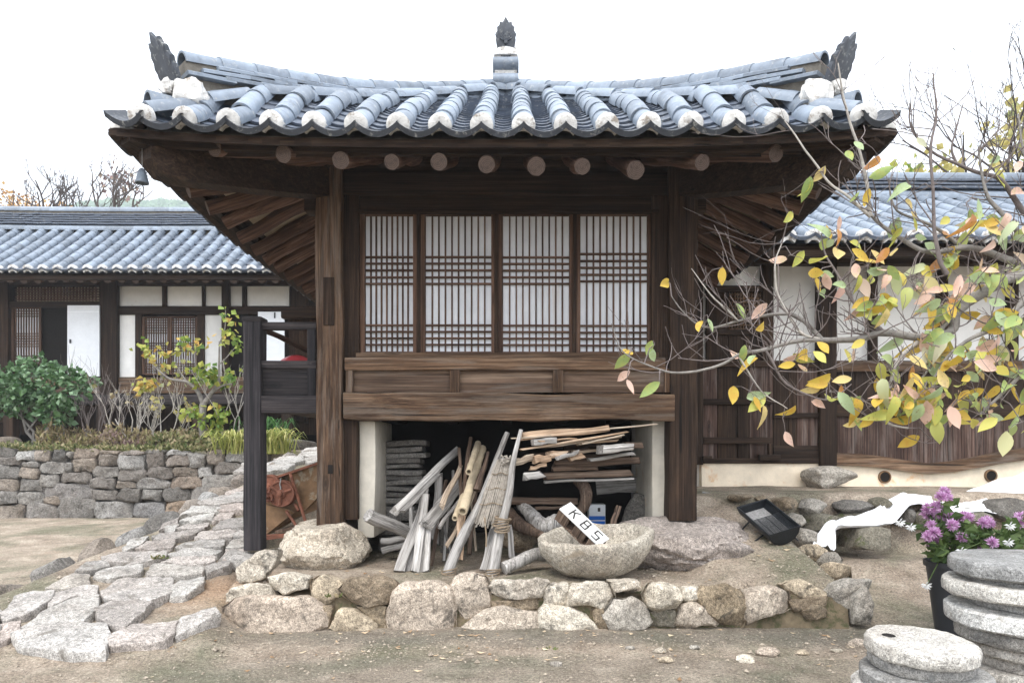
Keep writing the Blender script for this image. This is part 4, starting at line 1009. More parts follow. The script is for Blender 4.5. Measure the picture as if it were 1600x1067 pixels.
o = MB(); a, b = P(24, 470, LD), P(154, 448, LD); o.box((a.x, LD + .05, a.z), (b.x, LD + .06, b.z)); tr = o.build('transom_lattice', 'soffit', lh, 0)
for k in range(1, 26): x = lerp(24, 154, k/26); lp('lattice_bar', x - .9, 448, x + .9, 470, 'sash', LD + .015, .03, tr, 0, 0)
for y in (452, 456, 460, 464, 468): lp('lattice_bar', 24, y - .8, 154, y + .8, 'sash_x', LD + .012, .03, tr, 0, 0)
for a, b in ((64, 105), (358, 403)):
    d_ = MB(); p, q = P(a, 586, LD), P(b, 481 if a < 100 else 492, LD); d_.box((p.x, LD + .06, p.z), (q.x, LD + .09, q.z)); d_.build('doorway_shade_panel', 'painted_dark', lh)  # solid dark panel: the doorway's inner shade put into its colour
dr = lp('door', 105, 477, 155, 588, 'door_white', LD - .16, .04, None, .004, 0); lp('door_rail', 105, 486, 155, 488, 'door_white', LD - .165, .012, dr, .002, 0); lp('door_handle', 108, 530, 110, 536, 'black_metal', LD - .19, .03, dr, .002, 0)
dr = lp('door', 403, 487, 444, 586, 'door_white', LD - .16, .04, None, .004, 0); lp('door_handle', 428, 488, 430, 497, 'black_metal', LD - .18, .03, dr, .002, 0)
timber('veranda_floor', (P(-200,0,14.7).x, 14.75, P(0,631,14.75).z), (P(560,0,14.7).x, LD - .11, P(0,616,14.75).z), 'slate_wood_x', lh)
for px in (5, 150, 300, 440): timber('floor_post', (P(px,0,14.8).x, 14.8, 1.2), (P(px,0,14.8).x + .2, 15.0, P(0,631,14.75).z), 'dark_z', lh)
for k in range(34):
    x = lerp(P(-195,0,14.5).x, P(520,0,14.5).x, k/33); stick('rafter', V((x, 14.36, P(0,436,14.36).z)), V((x, LD, P(0,436,14.36).z + .5)), .085, .085, parent=lh, n=10, mats=['rafter', 'end_grain'], capmi=1)
for k, (px, w) in enumerate(((20, 40), (75, 30), (120, 55), (190, 45), (260, 45), (330, 50), (400, 45), (460, 60))):
    o = boulder('foundation_stone', (P(px,0,14.9).x, 14.75, 1.36), (w/74*.62, .3, .2), 'stone_wall', 90+k, lh, sub=3)

# ------------------------------------------------------------------ wing on the right
QD = 8.5
rh = thing('plank_house', (4.5, QD, .85), 'timber house wing with dark plank walls and white plaster on the right', 'house')
def rp(name, x0, y0, x1, y1, mat, D=QD, dep=.1, parent=None, bev=.006, wob=.003): return tpx(name, x0, y0, x1, y1, D, dep, mat, parent or rh, bev, wob)
house_roof(rh, 2.82, 10.9, 7.55, P(0,376,7.55).z, 9.9, P(0,316,9.9).z, .272, .08, 8, 3, 'blue-grey tiled roof of the right wing, partly behind the autumn tree', ridge_h=.36)
w_ = MB(); w_.box((1.75, QD + .08, .8), (10.8, QD + .2, 4.0)); w_.build('wall', 'plaster', rh)
rp('wall_plate', 1060, 392, 2190, 412, 'dark_x', QD - .06, .14)
for a, b in ((1192, 1209), (1362, 1372), (1470, 1482), (1580, 1592), (1690, 1702), (1800, 1812), (1910, 1922), (2020, 2032)): rp('post', a, 400, b, 566, 'dark_z', QD - .03, .12)
rp('post', 1282, 400, 1308, 728, 'dark_z', QD - .08, .2); rp('post', 1070, 400, 1099, 726, 'dark_z', QD - .05, .16)
for k in range(31): stick('rafter', V((2.9 + k*.26, 7.72, P(0,388,7.72).z)), V((2.9 + k*.26, QD + .1, P(0,388,7.72).z + .25)), .06, .06, parent=rh, n=10, mats=['rafter', 'end_grain'], capmi=1)
# dark lattice window
o = MB(); a, b = P(1112, 516, QD), P(1194, 454, QD); o.box((a.x, QD + .05, a.z), (b.x, QD + .062, b.z)); lw = o.build('lattice_window', 'painted_dark', rh, 0)
rp('rail', 1104, 446, 1194, 456, 'dark_x', QD - .02, .08, lw); rp('rail', 1104, 515, 1194, 523, 'dark_x', QD - .02, .08, lw)
for k in range(13): x = 1140 + k*4.4; rp('lattice_bar', x - 1, 456, x + 1, 515, 'timber_z', QD, .04, lw, .002, 0)
for k in range(10): y = 460 + k*6; rp('lattice_bar', 1140, y - 1, 1194, y + 1, 'timber_x', QD + .006, .04, lw, .002, 0)
rp('plank', 1104, 456, 1138, 566, 'dark_z', QD + .02, .05); rp('plank', 1138.5, 523, 1193, 566, 'dark_z', QD + .03, .05)
# plank doors and boarded dado
rp('rail', 1096, 563, 1282, 573, 'dark_x', QD - .045, .08)
for i, (a, b) in enumerate(((1098,1121),(1121,1152),(1152,1171),(1171,1208),(1208,1232),(1232,1245),(1245,1281))): rp('plank', a + .4, 572, b - .4, 716, 'dark_z' if i % 3 else 'plank_z', QD + R.uniform(-.004, .006), .04, None, .004)
rp('rail', 1097, 623, 1208, 632, 'dark_x', QD - .045, .04); rp('rail', 1100, 683, 1208, 693, 'dark_x', QD - .045, .04); rp('rail', 1209, 645, 1281, 653, 'dark_x', QD - .03, .03); rp('rail', 1209, 696, 1281, 718, 'dark_x', QD - .03, .03)
rp('stile', 1201, 693, 1208, 712, 'dark_z', QD - .045, .04); rp('rail', 1099, 716, 1282, 724, 'dark_x', QD - .05, .12)
rp('door_pivot', 1188, 710, 1220, 719, 'dark_x', QD - .12, .1); rp('door_pivot', 1099, 712, 1113, 722, 'dark_x', QD - .12, .1)
rp('rail', 1308, 563, 2190, 580, 'timber_x', QD - .05, .12); rp('rail', 1308, 632, 2190, 651, 'dark_x', QD - .03, .06)
for i, (a, b) in enumerate(((1308,1336),(1336,1373),(1373,1412),(1412,1443),(1443,1474),(1474,1503),(1503,1537),(1537,1568),(1568,1600),(1600,1640),(1640,1680)) + tuple((1680 + 34*q, 1714 + 34*q) for q in range(15))):
    rp('plank', a + .4, 650, b - .4, 735, 'plank_z', QD + R.uniform(-.006, .006), .04, None, .004); rp('plank', a + .4, 579, b - .4, 633, 'dark_z', QD + R.uniform(-.006, .006), .04, None, .004)
# bowed ground beam
cb = [(1302,717,20),(1340,718,19),(1380,722,18),(1420,728,17),(1455,732,16),(1490,729,17),(1530,722,18),(1570,714,18),(1610,708,19),(1680,700,20),(1800,704,20),(1950,712,19),(2190,716,19)]
gb = MB(); gb.rings([[P(px, py + h/2, QD - .08), P(px, py + h/2, QD - .08) + V((0, .14, 0)), P(px, py - h/2, QD - .08) + V((0, .14, 0)), P(px, py - h/2, QD - .08)] for px, py, h in cb]); gb.build('ground_beam', 'timber_x', rh, 20)
# clay base with vent holes
xs_ = [1096, 1200, 1290, 1383, 1450, 1549, 1620, 1680, 1800, 1950, 2190]
bs = MB(); rs = []
for px in xs_:
    top_ = 724 if px < 1295 else interp([(c[0], c[1] + c[2]/2 - 2) for c in cb], px)
    b0 = P(px, 762, QD - .02); t0 = P(px, top_, QD - .02); rs.append([b0 + V((0, -.03, -.1)), b0 + V((0, .1, -.1)), t0 + V((0, .1, 0)), t0])
bs.rings(rs); bs.build('clay_base', 'clay_base', rh, 30)
for px, py in ((1383, 745), (1549, 743)):
    c = P(px, py, QD - .05); ht = MB(); n_ = 18
    for ri, ro_, y0_, y1_, mt in ((.058, .075, -.012, .03, 0), ):
        ht.rings([[c + V((r_*math.cos(2*math.pi*i/n_), y_, r_*math.sin(2*math.pi*i/n_))) for i in range(n_)] for r_, y_ in ((.078, .02), (.074, -.004), (.062, -.006), (.058, .02))], False, False)
    ht.rings([[c + V((r_*math.cos(2*math.pi*i/n_), y_, r_*math.sin(2*math.pi*i/n_))) for i in range(n_)] for r_, y_ in ((.06, .004), (.059, .018))], True, True, 1); ht.build('vent_hole', ['rust_panel', 'painted_dark'], rh)  # inside the ring a dark disc paints the shade of the opening
o = boulder('post_stone', P(1291, 748, 8.3) + V((0, 0, 0)), (.36, .26, .15), 'stone_grey', 35, cuts=8, rough=.05); tag(o, 'grey cracked footing stone under the right wing post', 'boulder')
o = stick('garden_hose', P(1098, 772, 7.4), P(1152, 773, 7.2), .012, .012, 'wire', bend=.05); tag(o, 'short pale hose lying on the earth beside the right post', 'hose')

# ------------------------------------------------------------------ things stored in the undercroft
ORD = ['top', 'second', 'third', 'fourth', 'fifth', 'sixth', 'seventh', 'eighth', 'ninth', 'tenth', 'eleventh', 'twelfth', 'thirteenth', 'fourteenth', 'fifteenth', 'sixteenth']
def Zs(x, y, D): return P(550 + x/3.81, 640 + y/3.81, D)
def Zt(x, y, D): return P(750 + x/3.812, 640 + y/3.812, D)
ys = [688, 698, 707, 716, 725, 733, 742, 751, 760, 769, 778, 789, 800, 817, 838, 862]
for k in range(15):
    x0 = 588 + R.uniform(-3, 4); x1 = 662 + R.uniform(-8, 6) - (12 if k > 10 else 0)
    o = tpx('clay_slab', x0, ys[k] + .6, x1, ys[k+1] - .6, 6.86 + R.uniform(-.03, .03), .32, 'tile_stack', None, .016, .03)
    tag(o, ('topmost slab' if k == 0 else ORD[k] + ' slab from the top') + ' of the grey clay slab stack in the undercroft', 'slab', 'stacked clay slabs')
def piece(name, lab, p0, p1, r0=0, r1=None, mat='wood_grey', flat=None, cat='wood', grp='timber stored under the pavilion', **k):
    o = stick(name, p0, p1, r0, r1, mat, None, flat, **k); tag(o, lab, cat, grp); return o
piece('log', 'grey barkless log lying in front of the slab stack', Zs(95, 625, 6.05), Zs(345, 735, 6.3), .062, .055)
S = lambda z: z/3.81/F*6.0
piece('weathered_beam', 'longest weathered grey beam slanting up to the right over the slabs', Zs(255, 605, 5.85), Zs(625, 245, 6.7), flat=(S(48), S(40)))
piece('weathered_lath', 'thin pale lath lying along the longest slanting beam', Zs(300, 605, 5.8), Zs(520, 385, 6.3), flat=(S(26), S(20)))
piece('weathered_stake', 'leftmost weathered stake with split foot in the leaning bundle', Zs(280, 965, 5.8), Zs(420, 590, 6.05), flat=(S(62), S(40)))
piece('weathered_stake', 'dark grey stake second from left in the leaning bundle', Zs(335, 962, 5.86), Zs(440, 470, 6.2), flat=(S(40), S(40)))
piece('weathered_stake', 'pale peeling stake in the middle of the leaning bundle', Zs(378, 968, 5.8), Zs(436, 510, 6.05), flat=(S(50), S(40)), mat='wood_grey')
piece('weathered_stake', 'short stake with broken top at the right of the leaning bundle', Zs(430, 968, 5.82), Zs(452, 690, 5.98), flat=(S(56), S(44)))
piece('weathered_post', 'upright grey post standing behind the leaning bundle', Zs(498, 790, 6.3), Zs(515, 390, 6.45), flat=(S(50), S(44)))
piece('weathered_plank', 'wide weathered plank with knife-cut end slanting behind the tan stick', Zs(440, 690, 5.88), Zs(645, 440, 6.6), flat=(S(85), S(30)))
piece('squared_stick', 'fresh tan squared stick slanting right of the bundle', Zs(535, 570, 5.8), Zs(645, 335, 6.4), flat=(S(34), S(28)), mat='wood_tan')
piece('thin_rod', 'thin brown rod standing behind the thickest bamboo', Zs(645, 575, 6.05), Zs(640, 230, 6.5), S(12), S(10), 'wood_brown')
piece('thin_rod', 'taller brown rod right beside the upper bamboo', Zs(668, 545, 6.1), Zs(700, 170, 6.6), S(15), S(12), 'wood_brown')
def bamboo(lab, a, b, r):
    L = (b - a).length; mb = MB(); n = 14; rs = []; k = int(L / .035)
    for i in range(k + 1):
        z = L*i/k; rr = r * (1 + (.1 if i % 8 == 4 else 0)); rs.append([(rr*math.cos(2*math.pi*j/n), rr*math.sin(2*math.pi*j/n), z) for j in range(n)])
    inn = [[(r*.68*math.cos(2*math.pi*j/n), r*.68*math.sin(2*math.pi*j/n), z) for j in range(n)] for z in (.25*L, 0)]
    mb.rings(inn + rs, True, True)
    for i in range(n): pass
    o = inst('bamboo_pole', mb.mesh('bamboo_pole', 'bamboo', 40), frame(a, b)); tag(o, lab, 'bamboo', 'bamboo poles under the pavilion')
bamboo('thickest bamboo pole with its open end towards the viewer', Zs(658, 605, 5.72), Zs(775, 230, 6.6), S(27))
bamboo('upper bamboo pole with open end above the thickest pole', Zs(695, 370, 5.95), Zs(750, 200, 6.6), S(20))
bamboo('thinnest bamboo pole end just left of the thickest pole', Zs(612, 646, 5.75), Zs(690, 430, 6.4), S(17))
piece('lath', 'short tan lath poking out below the bamboo', Zs(562, 810, 5.74), Zs(660, 650, 5.98), flat=(S(26), S(18)), mat='wood_tan')
piece('split_board', 'pinkish split board with jagged foot below the bamboo', Zs(636, 890, 5.76), Zs(655, 630, 5.95), flat=(S(46), S(14)), mat='wood_fresh')
o = tpx('slate_board', 688, 792, 720, 864, 6.5, .04, 'stone_dark', None, .006, .004); tag(o, 'dark slate board standing behind the leaning sticks', 'board')

for k, (x0, y0, D0, x1, y1, D1, w, mt, lb) in enumerate((
    (545, 900, 6.2, 600, 360, 6.7, 22, 'wood_grey', 'slim grey pole standing behind the slanting tan stick'), (470, 930, 6.1, 560, 420, 6.6, 26, 'wood_brown', 'brown pole leaning behind the short broken stake'),
    (590, 880, 6.15, 500, 470, 6.6, 18, 'wood_grey', 'thin grey stick crossing behind the bundle to the left'), (700, 860, 6.1, 745, 300, 6.7, 30, 'wood_brown', 'thick brown pole leaning right behind the bamboo'),
    (520, 700, 5.84, 690, 470, 6.3, 24, 'wood_grey', 'grey weathered strip under the tan squared stick'), (735, 840, 6.2, 700, 250, 6.8, 18, 'wood_tan', 'slim tan pole upright behind the carrier horn'),
    (360, 880, 6.1, 345, 560, 6.5, 30, 'wood_grey', 'grey stake standing in front of the slabs'), (620, 760, 6.0, 760, 420, 6.5, 16, 'wood_tan', 'thin tan cane between the bamboo and the carrier'),
    (180, 840, 6.4, 330, 800, 6.4, 44, 'wood_grey', 'short grey billet lying lowest before the slab stack'), (175, 780, 6.42, 320, 765, 6.42, 44, 'wood_grey', 'short grey billet lying on the lowest billet'))):
    piece('pole', lb, Zs(x0, y0, D0), Zs(x1, y1, D1), S(w)/2, S(w)/2.4, mt)
# A-frame back carrier
jg = thing('back_carrier', Zs(700, 1000, 5.72), 'wooden A-frame back carrier with straw mat and pointed tips', 'carrier')
def part_stick(nm, a, b, r0, r1, mat='wood_grey', flat=None, **k): return stick(nm, a, b, r0, r1, mat, jg, flat, **k)
part_stick('frame_leg', Zs(568, 990, 5.66), Zs(930, 138, 6.02), S(34), S(15), bend=.03)
part_stick('frame_leg', Zs(830, 990, 5.6), Zs(1004, 120, 5.98), S(34), S(11), bend=.03)
part_stick('side_horn', Zs(745, 480, 5.95), Zs(818, 252, 6.05), S(26), S(8), 'wood_brown')
part_stick('crossbar', Zs(860, 300, 6.0), Zs(975, 305, 5.96), S(16), S(16))
part_stick('crossbar', Zs(800, 450, 5.93), Zs(945, 460, 5.9), S(14), S(14))
part_stick('crossbar', Zs(690, 655, 5.84), Zs(915, 660, 5.8), S(16), S(16))
part_stick('prop', Zs(785, 955, 5.7), Zs(855, 680, 5.95), 0, 0, flat=(S(48), S(14)))
part_stick('prop', Zs(952, 885, 5.85), Zs(935, 690, 5.9), 0, 0, flat=(S(36), S(26)))
mt = MB()
for i in range(26):                                   # straw mat: one stalk beside the other
    u = i / 25; a = Zs(lerp(862, 945, u), 292 + 20*R.random(), 5.93); b = Zs(lerp(722, 878, u), 655 + 45*R.random(), 5.78 - .03*math.sin(math.pi*u))
    for q in range(2):
        o_ = V((R.uniform(-.008, .008), R.uniform(-.01, .01), 0)); mt.tube([a + o_, a.lerp(b, .5) + o_ + V((0, -.02, .0)), b + o_ + V((0,0,R.uniform(-.02,.01)))], [.006, .008, .005], 5)
mt.build('straw_mat', 'straw', jg, 60)
for (y, x0, x1, D) in ((380, 845, 925, 5.88), (470, 808, 912, 5.84), (560, 768, 900, 5.8)):
    rp_ = MB(); rp_.tube([Zs(lerp(x0-10, x1+8, t), y + 6*math.sin(t*9), D - .02 + .008*math.sin(t*40)) for t in [i/20 for i in range(21)]], .004, 5); rp_.build('binding_rope', 'rope', jg)
kn = MB()
for i in range(40):
    a = R.uniform(0, 6.28); c = Zs(920, 300, 5.9); q = V((R.uniform(-.035,.035), R.uniform(-.03,.02), R.uniform(-.04,.04))); kn.tube([c + q, c + q + V((R.uniform(-.03,.03), R.uniform(-.02,.01), R.uniform(-.03,.03)))], [.007, .005], 5)
kn.build('straw_knot', 'straw', jg)
for (x, y, D, n, r) in ((885, 660, 5.7, 6, S(44)), (575, 955, 5.66, 3, S(40)), (836, 962, 5.6, 4, S(40)), (892, 705, 5.68, 3, S(42))):
    w_ = MB()
    for k in range(n):
        c = Zs(x, y, D) + V((.004*k, 0, (k - n/2)*.011)); w_.tube([c + V((math.cos(t)*r, math.sin(t)*r, .012*math.sin(t + k))) for t in [2*math.pi*i/16 for i in range(17)]], .006, 5)
    w_.build('binding_rope', 'rope', jg)
w_ = MB(); w_.tube(smooth_path([Zs(790, 640, 5.76), Zs(795, 700, 5.75), Zs(800, 760, 5.75), Zs(798, 815, 5.74)]), .007, 6); w_.build('hanging_rope', 'rope', jg)
w_ = MB(); w_.tube(smooth_path([Zs(830, 975, 5.56), Zs(840, 1010, 5.5), Zs(825, 1040, 5.36), Zs(828, 1060, 5.25)]), .006, 6); w_.build('hanging_rope', 'straw', jg)

# pile of planks and offcuts
T3 = lambda z: z/3.812/F*6.15
def pl(nm, lab, a, b, w, t, mat, Da=6.05, Db=6.25, roll=0): piece(nm, lab, Zt(*a, Da), Zt(*b, Db), flat=(T3(w), T3(t)), mat=mat, roll=roll)
pl('board', 'broad tan board on top of the plank pile', (250, 160), (755, 112), 46, 130, 'wood_fresh', 6.1, 6.15)
pl('cane', 'long thin cane sticking out over the plank pile', (170, 172), (1040, 86), 9, 9, 'wood_tan', 5.96, 6.2)
pl('offcut', 'pale grey offcut lying under the broad board', (310, 196), (446, 184), 38, 60, 'wood_grey', 5.98, 6.0)
pl('lath', 'long tan lath running across the pile below the broad board', (240, 238), (872, 132), 13, 60, 'wood_fresh', 6.0, 6.12)
pl('lath', 'second tan lath below the long one, with split end', (330, 222), (838, 160), 15, 50, 'wood_tan', 6.04, 6.14)
pl('lath', 'third tan lath ending in a bent splinter', (420, 210), (806, 184), 14, 40, 'wood_fresh', 6.08, 6.12)
pl('offcut', 'pale wedge-shaped grey board at the right of the pile', (712, 238), (892, 222), 52, 110, 'wood_grey', 6.0, 6.05)
pl('offcut', 'brown stub behind the pale wedge-shaped board', (860, 212), (960, 212), 36, 60, 'wood_brown', 6.2, 6.25)
pl('offcut', 'leftmost tan block end in the pile beside the carrier', (210, 312), (312, 285), 40, 50, 'wood_tan', 5.96, 6.0)
pl('offcut', 'orange tan block end, second from the carrier', (318, 300), (412, 288), 48, 50, 'wood_fresh', 5.96, 6.0)
pl('offcut', 'orange tan block end, third from the carrier', (404, 272), (502, 264), 42, 50, 'wood_fresh', 6.0, 6.02)
pl('offcut', 'narrow pale grey strip between the orange block ends', (466, 288), (582, 250), 24, 40, 'wood_grey', 5.94, 6.0)
pl('offcut', 'orange tan block end farthest from the carrier', (528, 292), (612, 272), 38, 50, 'wood_fresh', 6.02, 6.04)
pl('offcut', 'thin pinkish strip below the block ends', (292, 350), (388, 328), 22, 40, 'wood_fresh', 5.98, 6.0)
pl('offcut', 'whitish planed board end lowest beside the carrier', (266, 398), (362, 384), 46, 40, 'wood_grey', 5.94, 5.98)
pl('old_beam', 'brown old beam with knots in the middle of the pile', (440, 328), (940, 302), 54, 80, 'wood_brown', 6.25, 6.3)
pl('old_beam', 'brown old beam lowest in the pile', (385, 396), (892, 374), 40, 90, 'wood_brown', 6.25, 6.35)
pl('old_beam', 'brown old beam highest in the pile, under the laths', (470, 290), (882, 268), 34, 80, 'wood_brown', 6.28, 6.36)
pl('old_beam', 'thin dark beam behind the wedge-shaped board', (500, 220), (720, 215), 40, 70, 'dark_z', 6.4, 6.4)
pl('old_beam', 'brown beam spanning low behind the carrier and the curved wood', (150, 540), (575, 545), 42, 50, 'wood_brown', 6.45, 6.5)
pl('old_board', 'dim grey board at the back right of the undercroft', (690, 460), (990, 440), 110, 20, 'wood_grey', 7.2, 7.2)
for k, (a_, b_, w_, t_, mt, Da, Db, lb) in enumerate((((560, 252), (700, 240), 20, 50, 'wood_tan', 6.1, 6.15, 'short tan batten between the laths and the old beams'), ((300, 268), (640, 236), 16, 60, 'wood_brown', 6.15, 6.25, 'brown batten above the orange block ends'),
    ((640, 300), (905, 262), 22, 60, 'wood_grey', 6.15, 6.2, 'grey batten over the knotty old beam'), ((430, 352), (700, 350), 26, 60, 'wood_brown', 6.2, 6.3, 'brown batten under the knotty old beam'),
    ((330, 188), (560, 176), 10, 80, 'wood_fresh', 5.98, 6.1, 'thin fresh board under the broad top board'), ((600, 205), (850, 150), 10, 70, 'wood_tan', 6.02, 6.08, 'thin tan board poking out at the upper right of the pile'),
    ((380, 430), (905, 408), 16, 120, 'wood_grey', 6.3, 6.4, 'thin grey board lowest under the old beams'))):
    pl('batten', lb, a_, b_, w_, t_, mt, Da, Db)
def crooked(nm, lab, pts, rad, mat):
    w_ = MB(); pp = smooth_path(pts, 5); k = len(pp); w_.tube(pp, [interp([(i/(len(rad)-1), r) for i, r in enumerate(rad)], j/(k-1)) for j in range(k)], 12, 0, None, .2, len(lab))
    o = w_.build(nm, mat, None, 60); tag(o, lab, 'wood', 'timber stored under the pavilion')
crooked('bent_timber', 'curved horn-shaped timber in the undercroft behind the white sign box', [Zt(580, 415, 6.4), Zt(620, 460, 6.35), Zt(632, 530, 6.3), Zt(600, 600, 6.3), Zt(540, 650, 6.3)], [.05, .055, .055, .045, .04], 'wood_brown')
crooked('root_wood', 'knotty grey root wood behind the stone bowl', [Zt(245, 565, 6.5), Zt(300, 620, 6.35), Zt(370, 690, 6.2), Zt(440, 680, 6.2), Zt(455, 640, 6.25)], [.05, .06, .075, .085, .05], 'wood_grey')
crooked('root_wood', 'smaller bent root lying left of the knotty one', [Zt(175, 610, 6.5), Zt(230, 680, 6.3), Zt(320, 720, 6.2), Zt(380, 760, 6.1)], [.05, .06, .05, .035], 'wood_brown')
piece('thin_rod', 'thin pale branch behind the root wood', Zt(330, 592, 6.4), Zt(520, 572, 6.5), .018, .012, 'wood_brown')
crooked('log', 'short pale barkless log with a stub leaning on the terrace edge', [Zt(140, 945, 5.62), Zt(240, 900, 5.7), Zt(330, 862, 5.8), Zt(400, 868, 5.86)], [.052, .05, .056, .045], 'wood_grey')
piece('stick', 'broken brown stick standing behind the stone bowl', Zt(788, 700, 6.0), Zt(826, 572, 6.1), flat=(T3(34), T3(26)), mat='wood_brown')
o = rock_poly('stone_slab', [Zt(*p, 6.75) for p in ((835, 690), (860, 600), (925, 490), (1003, 515), (1012, 620), (1000, 690))], (0, -1, .2), .08, .03, 'stone_dark'); tag(o, 'dark pointed stone slab leaning at the back right of the undercroft', 'slab')
o = boulder('field_stone', Zt(640, 745, 7.0) + V((0,0,-.08)), (.32, .2, .2), 'stone_brown', 44); tag(o, 'brown field stone under the paint tin', 'stone')
o = boulder('field_stone', Zt(230, 745, 6.5) + V((0,0,-.03)), (.22, .18, .13), 'stone_brown', 47); tag(o, 'brown field stone behind the carrier feet', 'stone')
tin = thing('paint_tin', Zt(698, 690, 6.9), 'white square paint tin with a blue band at the back of the undercroft', 'tin')
o = tpx('tin_body', 920, 788, 946, 826, 6.9, .16, 'paint_can', tin, .006, 0); tpx('blue_band', 920.6, 806, 945.4, 812, 6.896, .003, 'paint_blue', tin, 0, 0); tpx('blue_band', 920.6, 814, 945.4, 822, 6.896, .003, 'paint_blue', tin, 0, 0); tpx('dark_mark', 934, 793, 938, 799, 6.896, .003, 'sign_ink', tin, 0, 0)

# stone mortar bowl
bc = P(932, 903, 5.5); bw = MB(); rs = []; N_ = 48
prof = [(.0, .0), (.16, .0), (.26, .035), (.345, .10), (.405, .19), (.43, .26), (.437, .31), (.42, .335), (.385, .338), (.365, .315), (.34, .25), (.26, .16), (.12, .115), (.0, .11)]
for j, (r_, h_) in enumerate(prof):
    ring = []
    for i in range(N_):
        a = 2*math.pi*i/N_; w = 1 + .05*math.cos(2*a) + .02*nz((math.cos(a)*2, math.sin(a)*2, 3), 1)
        q = V((math.cos(a)*r_*w, math.sin(a)*r_*.86*w, h_ + (.03*math.cos(a - .4) + .02*nz((math.cos(a)*1.5, math.sin(a)*1.5, 9), 1)) * (h_ / .33)))
        q += V((nz(q, 9, 1), nz(q, 9, 2), nz(q, 9, 3))) * .016 + V((nz(q, 24, 1), nz(q, 24, 2), nz(q, 24, 3))) * .008
        ring.append(q)
    rs.append(ring)
bw.rings(rs, True, True)
Mb = Matrix.Translation(bc + V((0, .1, .005))) @ Matrix.Rotation(math.radians(5), 4, 'X')
bw.v = [Mb @ v for v in bw.v]; o = bw.build('stone_bowl', 'stone_bowl', None, 60); tag(o, 'large rough stone mortar bowl on the edge of the terrace', 'bowl')

# white sign box leaning in the bowl
u0, u1 = P(883, 789, 5.60), P(944, 847, 5.44); u = (u1 - u0); Lb = u.length; u.normalize()
nn = V((.25, -.6, .78)); nn = (nn - u*nn.dot(u)).normalized(); ww = nn.cross(u)
sb = thing('sign_box', u1, 'narrow wooden box with white KBS sign face propped in the stone bowl', 'sign')
Ms = Matrix((u, ww, nn)).transposed().to_4x4(); Ms.translation = u0
def sbp(nm, a, b, mat, bev=.003):
    a, b = V(a), V(b); me = bevel_box(*(b - a), bev, mat, nm); return inst(nm, me, Ms @ Matrix.Translation((a + b)/2), sb)
hw_ = .072
sbp('sign_face', (0, -hw_, -.012), (Lb, hw_, 0), 'sign_white')
for a, b in ((.0, .12), (.18, .3), (Lb - .1, Lb)): sbp('box_rib', (a, -hw_ + .004, -.11), (b, -hw_ + .02, -.0125), 'wood_brown')
sbp('box_side', (.01, hw_ - .018, -.11), (Lb - .01, hw_ - .004, -.0125), 'wood_brown'); sbp('box_back', (.0, -hw_ + .003, -.125), (Lb, hw_ - .003, -.1105), 'wood_brown')
sbp('box_end', (.002, -hw_ + .021, -.11), (.016, hw_ - .019, -.0125), 'wood_brown'); sbp('box_end', (Lb - .016, -hw_ + .021, -.11), (Lb - .002, hw_ - .019, -.0125), 'wood_brown')
def glyph(nm, strokes, cx):
    mb = MB(); t = .0068
    for (x0, y0), (x1, y1) in strokes:
        a, b = V((cx + x0, y0, .0008)), V((cx + x1, y1, .0008)); d = (b - a).normalized(); s_ = V((-d.y, d.x, 0)) * t; a -= d*t*.6; b += d*t*.6
        mb.add([a - s_, b - s_, b + s_, a + s_], [(0, 1, 2, 3)])
    mb.v = [Ms @ v for v in mb.v]; mb.build(nm, 'sign_ink', sb, 0)
h_ = .046; w_ = .026
glyph('letter_k', [((-w_, -h_), (-w_, h_)), ((-w_, 0), (w_, h_)), ((-w_*.3, .012), (w_, -h_))], Lb*.25)
glyph('letter_b', [((-w_, -h_), (-w_, h_)), ((-w_, h_), (w_*.7, h_)), ((w_*.8, h_), (w_*.8, 0)), ((-w_, 0), (w_, 0)), ((w_, 0), (w_, -h_)), ((w_, -h_), (-w_, -h_))], Lb*.54)
glyph('letter_s', [((w_, h_), (-w_, h_)), ((-w_, h_), (-w_, .002)), ((-w_, .002), (w_, -.002)), ((w_, -.002), (w_, -h_)), ((w_, -h_), (-w_, -h_))], Lb*.82)

# half-drum brazier of black sheet metal
tr = thing('charcoal_trough', P(1215, 850, 6.0), 'black half-drum metal trough with grille and ash beside the right boulder', 'trough')
ta, tb = P(1175, 787, 6.4), P(1226, 830, 5.95); ax = (tb - ta); Lt = ax.length; ax.normalize()
up = V((-.2, -.3, .93)); up = (up - ax*up.dot(ax)).normalized(); sd = ax.cross(up); Mt = Matrix((ax, sd, up)).transposed().to_4x4(); Mt.translation = ta
rd = .145; mb = MB()
def drum(r, x): return [(x, r*math.cos(math.pi*i/16)*(1), -r*math.sin(math.pi*i/16)*.92) for i in range(17)]
mb.rings([drum(rd, 0), drum(rd, Lt), drum(rd - .012, Lt), drum(rd - .012, 0)], False, False, closed=False)
for x in (0, Lt): mb.add(drum(rd, x), [list(range(17))]); mb.add(drum(rd, x + (.008 if x == 0 else -.008)), [list(range(17))])
mb.v = [Mt @ v for v in mb.v]; mb.build('trough_shell', 'black_metal', tr)
mb = MB(); pts = [V((0, rd, .004)), V((Lt, rd, .004)), V((Lt, -rd, .004)), V((0, -rd, .004)), V((0, rd, .004))]; mb.tube([Mt @ p for p in pts], .010, 6); mb.build('rim', 'black_metal', tr)
mb = MB(); mb.add([Mt @ V(p) for p in ((.01, rd*.75, -.07), (Lt-.01, rd*.75, -.07), (Lt-.01, -rd*.75, -.07), (.01, -rd*.75, -.07))], [(0, 1, 2, 3)]); mb.build('ash_bed', 'ash', tr, 0)
